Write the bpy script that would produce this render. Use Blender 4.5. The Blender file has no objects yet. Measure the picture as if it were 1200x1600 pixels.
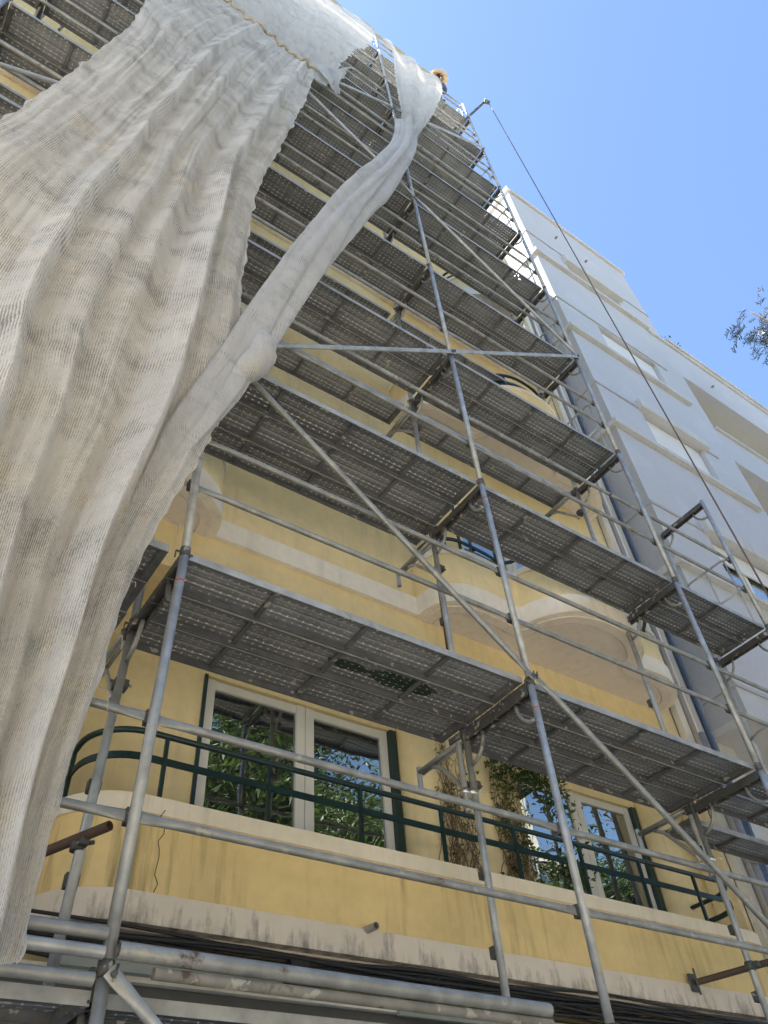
import bpy, bmesh, math, random
from mathutils import Vector, Matrix, noise
rnd = random.Random(11)
S = bpy.context.scene
C = S.collection
# ------------------------------------------------------------------ camera, sky, sun, exposure
def cam_axes(y, p, r):
    f = Vector((math.sin(y)*math.cos(p), math.cos(y)*math.cos(p), math.sin(p)))
    rt = Vector((math.cos(y), -math.sin(y), 0)); up = rt.cross(f)
    return rt*math.cos(r)+up*math.sin(r), up*math.cos(r)-rt*math.sin(r), f
R_, U_, F_ = cam_axes(0.6717, 0.8056, -0.0967)
cam = bpy.data.objects.new('camera', bpy.data.cameras.new('camera')); C.objects.link(cam)
M = Matrix.Identity(4)
for i in range(3):
    M[i][0] = R_[i]; M[i][1] = U_[i]; M[i][2] = -F_[i]
M.translation = Vector((-0.9571, -2.988, -0.9271))
cam.matrix_world = M
cam.data.sensor_fit = 'VERTICAL'; cam.data.sensor_height = 36; cam.data.lens = 1220.35/1600*36
cam.data.clip_start = 0.05; cam.data.clip_end = 3000
S.camera = cam
S.render.resolution_x = 768; S.render.resolution_y = 1024
SUN = Vector((-0.40, 0.25, 0.88)).normalized()
w = bpy.data.worlds.new('World'); S.world = w; w.use_nodes = True
nt = w.node_tree; nt.nodes.clear()
sky = nt.nodes.new('ShaderNodeTexSky'); sky.sky_type = 'NISHITA'; sky.sun_disc = False
sky.sun_elevation = math.asin(SUN.z); sky.sun_rotation = math.atan2(SUN.x, SUN.y)
sky.air_density = 1.0; sky.dust_density = 0.4; sky.ozone_density = 3.5
bg = nt.nodes.new('ShaderNodeBackground'); bg.inputs['Strength'].default_value = 0.090
wo = nt.nodes.new('ShaderNodeOutputWorld')
nt.links.new(sky.outputs[0], bg.inputs[0]); nt.links.new(bg.outputs[0], wo.inputs[0])
sl = bpy.data.lights.new('sun', 'SUN'); sl.energy = 5.0; sl.angle = math.radians(0.5); sl.color = (1, 0.95, 0.87)
so = bpy.data.objects.new('sun', sl); C.objects.link(so)
so.rotation_euler = SUN.to_track_quat('Z', 'Y').to_euler()
S.view_settings.view_transform = 'Standard'; S.view_settings.look = 'None'
S.view_settings.exposure = 2.08; S.view_settings.gamma = 1; S.view_settings.use_curve_mapping = False
GZ = -2.53            # street level
# ------------------------------------------------------------------ materials
class NT:
    def __init__(s, name):
        s.m = bpy.data.materials.new(name); s.m.use_nodes = True
        s.t = s.m.node_tree; s.t.nodes.clear()
        s.out = s.n('ShaderNodeOutputMaterial'); s.b = s.n('ShaderNodeBsdfPrincipled')
        s.l(s.b, 0, s.out, 0)
    def n(s, k, **a):
        x = s.t.nodes.new(k)
        for p, v in a.items(): setattr(x, p, v)
        return x
    def l(s, a, i, b, j): s.t.links.new(a.outputs[i], b.inputs[j])
    def coord(s, kind='Object', scale=None):
        c = s.n('ShaderNodeTexCoord')
        mp = s.n('ShaderNodeMapping'); s.l(c, kind, mp, 0)
        if scale: mp.inputs['Scale'].default_value = scale
        return mp
    def noise(s, mp, scale, detail=4, rough=.55):
        x = s.n('ShaderNodeTexNoise'); x.inputs['Scale'].default_value = scale
        x.inputs['Detail'].default_value = detail; x.inputs['Roughness'].default_value = rough
        if mp: s.l(mp, 0, x, 'Vector')
        return x
    def ramp(s, src, i, a, b, ca=(0, 0, 0, 1), cb=(1, 1, 1, 1)):
        r = s.n('ShaderNodeValToRGB'); s.l(src, i, r, 0)
        r.color_ramp.elements[0].position = a; r.color_ramp.elements[1].position = b
        r.color_ramp.elements[0].color = ca; r.color_ramp.elements[1].color = cb
        return r
    def mix(s, fac, a, b, mode='MIX'):
        x = s.n('ShaderNodeMix', data_type='RGBA', blend_type=mode)
        for sock, v in ((x.inputs[0], fac), (x.inputs[6], a), (x.inputs[7], b)):
            if isinstance(v, tuple) and hasattr(v[0], 'outputs'): s.t.links.new(v[0].outputs[v[1]], sock)
            elif isinstance(v, (tuple, list)): sock.default_value = (*v[:3], 1)
            else: sock.default_value = v
        return x
    def math(s, op, a, b=None, clamp=False):
        x = s.n('ShaderNodeMath', operation=op, use_clamp=clamp)
        for k, v in enumerate((a, b)):
            if v is None: continue
            if isinstance(v, tuple): s.t.links.new(v[0].outputs[v[1]], x.inputs[k])
            else: x.inputs[k].default_value = v
        return x
    def bump(s, src, i, strength, dist=0.01):
        x = s.n('ShaderNodeBump'); x.inputs['Strength'].default_value = strength
        x.inputs['Distance'].default_value = dist; s.l(src, i, x, 'Height'); s.l(x, 0, s.b, 'Normal')
        return x
    def set(s, **k):
        for a, v in k.items():
            s.b.inputs[a.replace('_', ' ')].default_value = v if not isinstance(v, tuple) else (*v, 1)
def simple(name, col, rough=.7, metal=0., var=.15, scale=6., bump=0., bscale=60., spec=.5):
    m = NT(name); mp = m.coord()
    nz = m.noise(mp, scale, 5)
    r = m.ramp(nz, 0, .3, .7, (*[c*(1-var) for c in col], 1), (*[min(1, c*(1+var)) for c in col], 1))
    m.l(r, 0, m.b, 'Base Color')
    m.set(Roughness=rough, Metallic=metal)
    m.b.inputs['Specular IOR Level'].default_value = spec
    if bump:
        bz = m.noise(mp, bscale, 4); m.bump(bz, 0, bump)
    return m.m
def tube_mat(name, base, splash=True, rust=0.0, metal=.7, rough=.42):
    m = NT(name); c = m.n('ShaderNodeTexCoord')
    oi = m.n('ShaderNodeObjectInfo')
    add = m.n('ShaderNodeVectorMath', operation='ADD'); m.l(c, 'Object', add, 0)
    mul = m.n('ShaderNodeVectorMath', operation='SCALE'); m.l(oi, 'Location', mul, 0); mul.inputs[3].default_value = 3.7
    m.l(mul, 0, add, 1)
    n1 = m.noise(add, 9, 6); r1 = m.ramp(n1, 0, .3, .72, (*[x*.72 for x in base], 1), (*[x*1.25 for x in base], 1))
    col = (r1, 0); met = metal
    if rust:
        n3 = m.noise(add, 5, 8, .7); r3 = m.ramp(n3, 0, .62-rust*.3, .7-rust*.3)
        x = m.mix((r3, 0), col, (.10, .062, .042)); col = (x, 2)
        mm = m.math('SUBTRACT', metal, (r3, 0), True); m.l(mm, 0, m.b, 'Metallic')
    else: m.set(Metallic=metal)
    if splash:
        n2 = m.noise(add, 13, 3, .5); r2 = m.ramp(n2, 0, .63, .66)
        x = m.mix((r2, 0), col, (.42, .40, .34)); col = (x, 2)
    m.t.links.new(col[0].outputs[col[1]], m.b.inputs['Base Color'])
    n4 = m.noise(add, 40, 4); r4 = m.ramp(n4, 0, .2, .8, (rough-.1,)*3+(1,), (rough+.2,)*3+(1,)); m.l(r4, 0, m.b, 'Roughness')
    m.bump(n4, 0, .12, .004)
    return m.m
def deck_mat(name='perforated_deck_steel', c0=(.145, .155, .165, 1), c1=(.26, .27, .28, 1)):
    m = NT(name); c = m.n('ShaderNodeTexCoord'); sp = m.n('ShaderNodeSeparateXYZ'); m.l(c, 'Object', sp, 0)
    oi = m.n('ShaderNodeObjectInfo')
    def frac(src, i, sc, off=0.):
        a = m.math('MULTIPLY', (src, i), sc); b = m.math('ADD', (a, 0), off); f = m.math('FRACT', (b, 0))
        g = m.math('SUBTRACT', (f, 0), .5); return m.math('ABSOLUTE', (g, 0)), m.math('FLOOR', (b, 0))
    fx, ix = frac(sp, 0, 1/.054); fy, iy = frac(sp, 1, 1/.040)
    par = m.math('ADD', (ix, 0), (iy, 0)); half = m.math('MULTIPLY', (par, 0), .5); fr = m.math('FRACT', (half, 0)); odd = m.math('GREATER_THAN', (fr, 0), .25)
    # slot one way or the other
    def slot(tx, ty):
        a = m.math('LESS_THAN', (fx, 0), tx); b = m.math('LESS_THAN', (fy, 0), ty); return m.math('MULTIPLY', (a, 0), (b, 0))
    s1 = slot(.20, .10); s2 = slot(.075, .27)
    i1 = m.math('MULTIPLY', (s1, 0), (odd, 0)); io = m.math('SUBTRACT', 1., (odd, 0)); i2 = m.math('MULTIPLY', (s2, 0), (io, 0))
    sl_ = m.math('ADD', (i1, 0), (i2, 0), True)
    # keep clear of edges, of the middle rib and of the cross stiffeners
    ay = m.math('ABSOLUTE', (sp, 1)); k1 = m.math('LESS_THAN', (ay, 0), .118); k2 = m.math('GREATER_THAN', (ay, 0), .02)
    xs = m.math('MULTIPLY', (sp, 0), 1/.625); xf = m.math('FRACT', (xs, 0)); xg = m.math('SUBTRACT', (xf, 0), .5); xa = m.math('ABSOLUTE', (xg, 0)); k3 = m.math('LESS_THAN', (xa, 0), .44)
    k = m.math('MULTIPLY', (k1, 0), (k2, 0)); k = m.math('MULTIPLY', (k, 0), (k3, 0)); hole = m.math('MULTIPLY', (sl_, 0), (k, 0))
    # colour
    add = m.n('ShaderNodeVectorMath', operation='ADD'); m.l(c, 'Object', add, 0)
    mul = m.n('ShaderNodeVectorMath', operation='SCALE'); m.l(oi, 'Location', mul, 0); mul.inputs[3].default_value = 2.3; m.l(mul, 0, add, 1)
    n1 = m.noise(add, 5, 6, .6); r1 = m.ramp(n1, 0, .28, .75, c0, c1)
    rb = m.ramp(oi, 'Random', 0, 1, (.66, .66, .64, 1), (1.22, 1.22, 1.2, 1)); 
    x0 = m.mix(1., (r1, 0), (rb, 0), 'MULTIPLY')
    n2 = m.noise(add, 11, 3); r2 = m.ramp(n2, 0, .69, .71); x1 = m.mix((r2, 0), (x0, 2), (.45, .42, .36))
    # slots painted pale for the glint of punched rims
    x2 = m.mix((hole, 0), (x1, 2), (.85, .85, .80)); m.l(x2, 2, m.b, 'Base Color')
    m.set(Metallic=.35, Roughness=.5)
    n3 = m.noise(add, 35, 3); wv = m.n('ShaderNodeTexWave', bands_direction='Y'); wv.inputs['Scale'].default_value = 22/6.28*2; m.l(c, 'Object', wv, 0)
    su = m.math('ADD', (n3, 0), (wv, 1)); m.bump(su, 0, .35, .004)
    tr = m.n('ShaderNodeBsdfTransparent'); mx = m.n('ShaderNodeMixShader')
    nh = m.n('ShaderNodeTexWhiteNoise', noise_dimensions='2D'); cb = m.n('ShaderNodeCombineXYZ'); m.l(ix, 0, cb, 0); m.l(iy, 0, cb, 1); m.l(cb, 0, nh, 'Vector')
    op = m.math('MULTIPLY', (hole, 0), .4); m.l(op, 0, mx, 0); m.l(m.b, 0, mx, 1); m.l(tr, 0, mx, 2); m.l(mx, 0, m.out, 0)
    return m.m
def plaster(name, base, var=.07, streak=0., dirt=(.25, .2, .13), bump=.25):
    m = NT(name); mp = m.coord()
    n1 = m.noise(mp, 1.6, 6); r1 = m.ramp(n1, 0, .3, .72, (*[x*(1-var) for x in base], 1), (*[min(1, x*(1+var)) for x in base], 1)); col = (r1, 0)
    n7 = m.noise(mp, .9, 3, .4); r7 = m.ramp(n7, 0, .585, .60, (1, 1, 1, 1), (1.04, 1.035, 1.05, 1)); x = m.mix(1., col, (r7, 0), 'MULTIPLY'); col = (x, 2)
    n5 = m.noise(mp, 14, 5); r5 = m.ramp(n5, 0, .25, .8, (.93, .93, .92, 1), (1.04, 1.04, 1.03, 1)); x = m.mix(1., col, (r5, 0), 'MULTIPLY'); col = (x, 2)
    if streak:
        ms = m.coord(scale=(9, 9, .7)); n2 = m.noise(ms, 1.4, 5, .6); r2 = m.ramp(n2, 0, .50, .74)
        n3 = m.noise(mp, 1.1, 2); r3 = m.ramp(n3, 0, .36, .6); f = m.math('MULTIPLY', (r2, 0), (r3, 0)); f = m.math('MULTIPLY', (f, 0), streak)
        x = m.mix((f, 0), col, dirt); col = (x, 2)
    m.t.links.new(col[0].outputs[col[1]], m.b.inputs['Base Color'])
    m.set(Roughness=.88); m.b.inputs['Specular IOR Level'].default_value = .25
    n4 = m.noise(mp, 90, 4); m.bump(n4, 0, bump, .006)
    return m.m
def grimy(name, base, dirt=(.06, .05, .045)):
    # cream band, black soot growing from small scattered spots
    m = NT(name); mp = m.coord(); n1 = m.noise(mp, 3, 7, .6); r1 = m.ramp(n1, 0, .3, .75, (*[x*.82 for x in base], 1), (*base, 1))
    ms = m.coord(scale=(7, 7, 1.4)); n2 = m.noise(ms, 2.2, 8, .68); sp = m.n('ShaderNodeSeparateXYZ'); m.l(mp, 0, sp, 0); n6 = m.noise(mp, 5, 7, .7)
    e1 = m.math('SUBTRACT', .665, (sp, 2)); e2 = m.math('MULTIPLY', (e1, 0), 2.2); e3 = m.math('ADD', (e2, 0), (n6, 0)); e4 = m.math('MULTIPLY', (e3, 0), .5)
    e5 = m.math('ADD', (e4, 0), -.12); e6 = m.math('MAXIMUM', (e5, 0), 0.); e7 = m.math('ADD', (n2, 0), (e6, 0)); r2 = m.ramp(e7, 0, .63, .86)
    x = m.mix((r2, 0), (r1, 0), dirt); m.l(x, 2, m.b, 'Base Color'); 
    f = m.math('MULTIPLY', (r2, 0), .62); m.t.links.new(f.outputs[0], x.inputs[0])
    m.set(Roughness=.9); n4 = m.noise(mp, 70, 4); m.bump(n4, 0, .35, .006); return m.m
def glass_mat(name='window_glass'):
    m = NT(name); m.t.nodes.remove(m.b)
    d = m.n('ShaderNodeBsdfDiffuse'); d.inputs[0].default_value = (.03, .032, .03, 1)
    g = m.n('ShaderNodeBsdfGlossy'); g.inputs['Roughness'].default_value = .0; g.inputs[0].default_value = (.9, .95, .93, 1)
    mp = m.coord(); n = m.noise(mp, 1.3, 2); bp = m.n('ShaderNodeBump'); bp.inputs['Strength'].default_value = .10; bp.inputs['Distance'].default_value = .05; m.l(n, 0, bp, 'Height'); m.l(bp, 0, g, 'Normal')
    lw = m.n('ShaderNodeFresnel'); lw.inputs[0].default_value = 1.9
    a = m.math('MULTIPLY', (lw, 0), 1.6); a2 = m.math('ADD', (a, 0), .17, True)
    mx = m.n('ShaderNodeMixShader'); m.l(a2, 0, mx, 0); m.l(d, 0, mx, 1); m.l(g, 0, mx, 2); m.l(mx, 0, m.out, 0); return m.m
def net_mat(name, col, dens=.86, pitch=.011):
    m = NT(name); c = m.n('ShaderNodeTexCoord')
    wn = m.n('ShaderNodeTexNoise'); wn.inputs['Scale'].default_value = 4.5; wn.inputs['Detail'].default_value = 5; m.l(c, 'UV', wn, 'Vector')
    ws = m.n('ShaderNodeVectorMath', operation='SCALE'); m.l(wn, 1, ws, 0); ws.inputs[3].default_value = .03
    wadd = m.n('ShaderNodeVectorMath', operation='ADD'); m.l(c, 'UV', wadd, 0); m.l(ws, 0, wadd, 1)
    def wave(axis, sc, dist):
        wv = m.n('ShaderNodeTexWave', bands_direction=axis, wave_profile='SIN'); wv.inputs['Scale'].default_value = sc
        wv.inputs['Distortion'].default_value = dist; wv.inputs['Detail'].default_value = 3; wv.inputs['Detail Scale'].default_value = 1.2; m.l(wadd, 0, wv, 0); return wv
    base = 1/pitch*6.2832/20
    w1 = wave('X', base*.8, .6)
    def nz(sx, sy, det, ro):
        q = m.n('ShaderNodeMapping'); m.l(wadd, 0, q, 0); q.inputs['Scale'].default_value = (sx, sy, 1); return m.noise(q, 1., det, ro)
    na = nz(135, 55, 2, .5); nb = nz(30, 125, 2, .5); nc = nz(1.9, 2.6, 7, .66); nd = nz(9, 2.2, 5, .6)
    t1 = m.math('MULTIPLY', (w1, 1), .42); t2 = m.math('MULTIPLY', (na, 0), .62); t3 = m.math('MULTIPLY', (nb, 0), .40); t4 = m.math('MULTIPLY', (nc, 0), 1.9); t5_ = m.math('MULTIPLY', (nd, 0), .7)
    u1 = m.math('ADD', (t1, 0), (t2, 0)); u2 = m.math('ADD', (u1, 0), (t3, 0)); u3 = m.math('ADD', (u2, 0), (t4, 0)); u4 = m.math('ADD', (u3, 0), (t5_, 0))
    a = m.math('SUBTRACT', (u4, 0), 1.36 if dens < 1 else 1.15); a = m.math('MULTIPLY', (a, 0), 1.5, True)
    opaq = m.math('MAXIMUM', (a, 0), .42)
    mp2 = m.n('ShaderNodeMapping'); m.l(c, 'UV', mp2, 0); mp2.inputs['Scale'].default_value = (3.4, 1.1, 1)
    n2 = m.noise(mp2, 2., 7, .65); r2 = m.ramp(n2, 0, .28, .72, (*[x*.86 for x in col], 1), (*[min(1, x*1.08) for x in col], 1))
    m.t.nodes.remove(m.b)
    d = m.n('ShaderNodeBsdfDiffuse'); t = m.n('ShaderNodeBsdfTranslucent'); m.l(r2, 0, d, 0); m.l(r2, 0, t, 0)
    bpn = m.n('ShaderNodeBump'); bpn.inputs['Strength'].default_value = .8; bpn.inputs['Distance'].default_value = .03
    h1 = m.noise(mp2, 5, 6, .7); sm = m.math('MULTIPLY', (w1, 1), .10); hh = m.math('ADD', (h1, 0), (sm, 0)); m.l(hh, 0, bpn, 'Height'); m.l(bpn, 0, d, 'Normal')
    m1 = m.n('ShaderNodeMixShader'); m1.inputs[0].default_value = .26 if dens > 1 else .36; m.l(d, 0, m1, 1); m.l(t, 0, m1, 2)
    tr = m.n('ShaderNodeBsdfTransparent'); m2 = m.n('ShaderNodeMixShader'); m.l(opaq, 0, m2, 0); m.l(tr, 0, m2, 1); m.l(m1, 0, m2, 2); m.l(m2, 0, m.out, 0)
    return m.m
def leaf_mat(name, a, b):
    m = NT(name); g = m.n('ShaderNodeNewGeometry'); r = m.ramp(g, 'Random Per Island', 0, 1, (*a, 1), (*b, 1)); m.t.nodes.remove(m.b)
    d = m.n('ShaderNodeBsdfPrincipled'); d.inputs['Roughness'].default_value = .45; t = m.n('ShaderNodeBsdfTranslucent'); m.l(r, 0, d, 'Base Color')
    br = m.mix(1., (r, 0), (1.3, 1.6, .7), 'MULTIPLY'); m.l(br, 2, t, 0)
    mx = m.n('ShaderNodeMixShader'); mx.inputs[0].default_value = .35; m.l(d, 0, mx, 1); m.l(t, 0, mx, 2); m.l(mx, 0, m.out, 0); return m.m
GALV = tube_mat('galvanised_tube', (.42, .43, .42), metal=.42, rough=.42)
GALV2 = tube_mat('galvanised_tube_weathered', (.32, .325, .305), rust=.05, metal=.45, rough=.46)
CAST = tube_mat('coupler_steel', (.10, .10, .095), rust=.12, metal=.3, rough=.55)
RUST = tube_mat('rusty_tube', (.085, .06, .05), splash=False, rust=.8, metal=.2, rough=.7)
PAINTED = tube_mat('paint_splashed_tube', (.25, .235, .20), rust=.1, metal=.2, rough=.6)
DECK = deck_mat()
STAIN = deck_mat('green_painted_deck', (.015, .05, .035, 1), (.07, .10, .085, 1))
PLATE = tube_mat('plank_steel_skylit', (.38, .39, .38), metal=.25, rough=.5)  # outer plank faces paler, their sky light painted into the tone
DSTEEL = tube_mat('deck_underside_steel', (.13, .135, .136), rust=.05, metal=.2, rough=.55)
YEL = plaster('yellow_render', (.80, .65, .355), var=.09, streak=.45, dirt=(.5, .42, .27))
YELP = plaster('stained_yellow_render', (.79, .61, .295), var=.10, streak=1.25, dirt=(.40, .31, .15))
TRIM = plaster('cream_trim', (.80, .74, .62), streak=.35, dirt=(.35, .3, .25))
BAND = grimy('grimy_cream_band', (.78, .70, .585))
SOF = plaster('beige_soffit', (.74, .665, .57), streak=.2)
WHITE = plaster('white_wall_paint', (.52, .525, .54), var=.025, streak=.15, dirt=(.40, .40, .40), bump=.1)
CREAM = plaster('cream_wall_paint', (.54, .53, .495), var=.02, bump=.1)
GREYW = plaster('warm_grey_wall_paint', (.43, .43, .43), var=.02, bump=.1)
LEDGE = plaster('stone_ledge', (.56, .55, .525), var=.06, streak=.4)
GREEN = simple('dark_green_paint', (.012, .034, .032), .35, var=.3)
FRAME = simple('cream_window_paint', (.72, .69, .60), .45, var=.05)
GLASS = glass_mat()
SHUT = simple('shutter_slat_cream', (.74, .72, .66), .55, var=.04)
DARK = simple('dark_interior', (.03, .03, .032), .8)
CABLE = simple('black_cable', (.015, .015, .016), .5)
PIPEM = simple('grey_pipe_plastic', (.28, .26, .24), .5, var=.1)
ALU = simple('bright_aluminium', (.7, .7, .7), .3, metal=.8, var=.05)
NAVY = simple('dark_blue_glazed_strip', (.02, .03, .05), .15, var=.3)
NET = net_mat('woven_debris_net', (.82, .785, .715), dens=.93)
NET2 = net_mat('woven_debris_net_dense', (.66, .645, .61), dens=1.3)
CORD = simple('net_cord', (.42, .38, .31), .9)
ROPE = simple('dark_rope', (.13, .10, .10), .9)
LEAF = leaf_mat('street_tree_leaf', (.03, .055, .015), (.10, .14, .045))
DLEAF = simple('dark_leaf', (.018, .034, .014), .5, var=.4)
LEAF2 = leaf_mat('vine_leaf', (.04, .07, .02), (.11, .14, .04))
BARK = simple('bark', (.14, .10, .07), .9, var=.3, bump=.8, bscale=30)
TWIG = simple('dry_vine_twig', (.17, .115, .065), .9, var=.3)
ASPH = simple('asphalt', (.05, .05, .052), .9, scale=40, bump=.5)
PAVE = simple('pale_paving', (.58, .53, .45), .85, scale=14, bump=.3)  # kept pale so the unseen paving throws sunlight back up
ORED = simple('red_marker_paint', (.55, .12, .07), .6)
SKIN = simple('skin', (.34, .19, .13), .6); STRAW = simple('straw', (.74, .62, .42), .8, bump=.6, bscale=120)
SHIRT = simple('blue_grey_cloth', (.08, .12, .22), .9); TROU = simple('dark_cloth', (.05, .055, .07), .9); HAIR = simple('dark_hair', (.02, .015, .012), .7)
# ------------------------------------------------------------------ mesh helper
class MB:
    def __init__(s): s.v = []; s.f = []; s.sm = []; s.mi = []; s.cur = 0; s.uv = None
    def add(s, vs, fs, smooth=False):
        o = len(s.v); s.v += [tuple(v) for v in vs]
        for f in fs: s.f.append(tuple(i+o for i in f)); s.sm.append(smooth); s.mi.append(s.cur)
    def box(s, x0, x1, y0, y1, z0, z1):
        s.add([(x0, y0, z0), (x1, y0, z0), (x1, y1, z0), (x0, y1, z0), (x0, y0, z1), (x1, y0, z1), (x1, y1, z1), (x0, y1, z1)],
              [(0, 3, 2, 1), (4, 5, 6, 7), (0, 1, 5, 4), (1, 2, 6, 5), (2, 3, 7, 6), (3, 0, 4, 7)])
    def path(s, pts, r, n=10, cap=True, closed=False, flat=None):
        pts = [Vector(p) for p in pts]; k = len(pts); rs = r if isinstance(r, (list, tuple)) else [r]*k
        t0 = (pts[1]-pts[0]).normalized(); up = Vector((0, 0, 1)) if abs(t0.z) < .9 else Vector((1, 0, 0)); a = t0.cross(up).normalized(); vs = []
        for i, p in enumerate(pts):
            if closed: t = (pts[(i+1) % k]-pts[i-1]).normalized()
            else: t = (pts[min(i+1, k-1)]-pts[max(i-1, 0)]).normalized()
            a = (a-t*a.dot(t)).normalized(); b = t.cross(a)
            fl = flat[i] if flat else 1.
            for j in range(n):
                q = 2*math.pi*j/n; vs.append(p+a*math.cos(q)*rs[i]*(2-fl if flat else 1)+b*math.sin(q)*rs[i]*fl)
        fs = []; m = k if closed else k-1
        for i in range(m):
            i2 = (i+1) % k
            for j in range(n): fs.append((i*n+j, i*n+(j+1) % n, i2*n+(j+1) % n, i2*n+j))
        s.add(vs, fs, True)
        if cap and not closed:
            o = len(s.v)-k*n; s.f.append(tuple(o+j for j in reversed(range(n)))); s.f.append(tuple(o+(k-1)*n+j for j in range(n))); s.sm += [False]*2; s.mi += [s.cur]*2
    def tube(s, p, q, r, n=12): s.path([p, q], r, n)
    def pipe(s, p, q, r, wall=.004, n=16):      # open-ended hollow tube
        p, q = Vector(p), Vector(q); s.path([p, q], r, n, cap=False)
        d = (q-p).normalized(); s.path([q, p], r-wall, n, cap=False)
        t = (q-p).normalized(); up = Vector((0, 0, 1)) if abs(t.z) < .9 else Vector((1, 0, 0)); a = t.cross(up).normalized(); b = t.cross(a)
        for c in (p, q):
            vs = [c+(a*math.cos(2*math.pi*j/n)+b*math.sin(2*math.pi*j/n))*rr for rr in (r, r-wall) for j in range(n)]
            s.add(vs, [(j, (j+1) % n, n+(j+1) % n, n+j) for j in range(n)])
    def bar(s, p, q, w, h, up=(0, 0, 1)):
        p, q = Vector(p), Vector(q); t = (q-p).normalized(); u = Vector(up); a = t.cross(u).normalized(); b = a.cross(t)
        vs = [c+a*sa*w/2+b*sb*h/2 for c in (p, q) for sa, sb in ((-1, -1), (1, -1), (1, 1), (-1, 1))]
        s.add(vs, [(0, 3, 2, 1), (4, 5, 6, 7), (0, 1, 5, 4), (1, 2, 6, 5), (2, 3, 7, 6), (3, 0, 4, 7)])
    def prism(s, out, z0, z1, smooth=False):
        n = len(out); vs = [(x, y, z0) for x, y in out]+[(x, y, z1) for x, y in out]
        s.add(vs, [(i, (i+1) % n, n+(i+1) % n, n+i) for i in range(n)], smooth)
        s.add(vs, [tuple(reversed(range(n))), tuple(range(n, 2*n))])
    def build(s, name, mat, parent=None, loc=None):
        me = bpy.data.meshes.new(name); me.from_pydata(s.v, [], s.f)
        for m in (mat if isinstance(mat, (list, tuple)) else [mat]): me.materials.append(m)
        me.polygons.foreach_set('use_smooth', s.sm); me.polygons.foreach_set('material_index', s.mi)
        if s.uv:
            ul = me.uv_layers.new(name='UVMap')
            for l in me.loops: ul.data[l.index].uv = s.uv[l.vertex_index]
        me.update(); bm = bmesh.new(); bm.from_mesh(me); bmesh.ops.recalc_face_normals(bm, faces=bm.faces) if not s.uv else None; bm.to_mesh(me); bm.free()
        o = bpy.data.objects.new(name, me); C.objects.link(o)
        if parent: o.parent = parent
        if loc: o.location = loc
        return o
def tag(o, label=None, cat=None, group=None, kind=None):
    if label: o['label'] = label
    if cat: o['category'] = cat
    if group: o['group'] = group
    if kind: o['kind'] = kind
    return o
def empty(name, loc, label, cat, group=None):
    o = bpy.data.objects.new(name, None); o.empty_display_size = .1; C.objects.link(o); o.location = loc
    return tag(o, label, cat, group)
KIDS = {}
def copy_tree(o, parent=None):
    c = o.copy(); C.objects.link(c)
    if parent: c.parent = parent
    for ch in list(o.children): copy_tree(ch, c)
    return c
def smooth_outline(pts, n=4):
    # Catmull-Rom through the points (open)
    P = [Vector((*p, 0)) for p in pts]; out = []
    for i in range(len(P)-1):
        a = P[max(i-1, 0)]; b = P[i]; c = P[i+1]; d = P[min(i+2, len(P)-1)]
        for k in range(n):
            t = k/n; q = .5*((2*b)+(c-a)*t+(2*a-5*b+4*c-d)*t*t+(3*b-a-3*c+d)*t*t*t); out.append((q.x, q.y))
    out.append((P[-1].x, P[-1].y)); return out
# ------------------------------------------------------------------ ground and street
g = MB(); g.box(-400, 400, -400, 400, GZ-1, GZ); tag(g.build('ground', ASPH), kind='structure')
g = MB(); g.box(-60, 80, -3.9, 6, GZ+.004, GZ+.12); tag(g.build('pavement', PAVE), kind='structure')
g = MB(); g.box(-60, 80, -10.499, -3.901, GZ+.004, GZ+.008); tag(g.build('road', simple('pale_bounce_setts', (.36, .33, .28), .85, scale=30, bump=.5)), kind='structure')  # unseen road, pale tone chosen to bounce light onto the facade
g = MB(); g.box(-60, 80, -14.5, -10.5, GZ+.004, GZ+.12); tag(g.build('far_pavement', PAVE), kind='structure')
# ------------------------------------------------------------------ yellow apartment building
YW = 1.6; H = 3.2
ORD = ['lowest', 'second', 'third', 'fourth', 'fifth', 'sixth', 'seventh', 'eighth', 'ninth', 'tenth']
def wall_with_openings(mb, x0, x1, z0, z1, ops, y, depth=.18):
    xs = sorted({x0, x1, *[o[0] for o in ops], *[o[1] for o in ops]}); zs = sorted({z0, z1, *[o[2] for o in ops], *[o[3] for o in ops]})
    for i in range(len(xs)-1):
        for j in range(len(zs)-1):
            cx, cz = (xs[i]+xs[i+1])/2, (zs[j]+zs[j+1])/2
            if any(o[0] < cx < o[1] and o[2] < cz < o[3] for o in ops): continue
            mb.add([(xs[i], y, zs[j]), (xs[i+1], y, zs[j]), (xs[i+1], y, zs[j+1]), (xs[i], y, zs[j+1])], [(0, 1, 2, 3)])
    for a, b, c, d in ops:
        mb.add([(a, y, c), (a, y+depth, c), (a, y+depth, d), (a, y, d)], [(0, 1, 2, 3)]); mb.add([(b, y, c), (b, y+depth, c), (b, y+depth, d), (b, y, d)], [(3, 2, 1, 0)])
        mb.add([(a, y, d), (a, y+depth, d), (b, y+depth, d), (b, y, d)], [(0, 1, 2, 3)]); mb.add([(a, y, c), (a, y+depth, c), (b, y+depth, c), (b, y, c)], [(3, 2, 1, 0)])
apt = empty('apartment_building', (2, YW, GZ), 'yellow rendered apartment building with rounded balconies behind the scaffolding', 'building')
def P(mb, name, mat, parent):       # part in world coordinates
    o = mb.build(name, mat, parent); wp = Vector((0, 0, 0)); q = parent
    while q: wp += q.location; q = q.parent
    o.location = -wp; return o
ZR = 14.5; XL = -14.; XR = 6.72
ops = []
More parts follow.
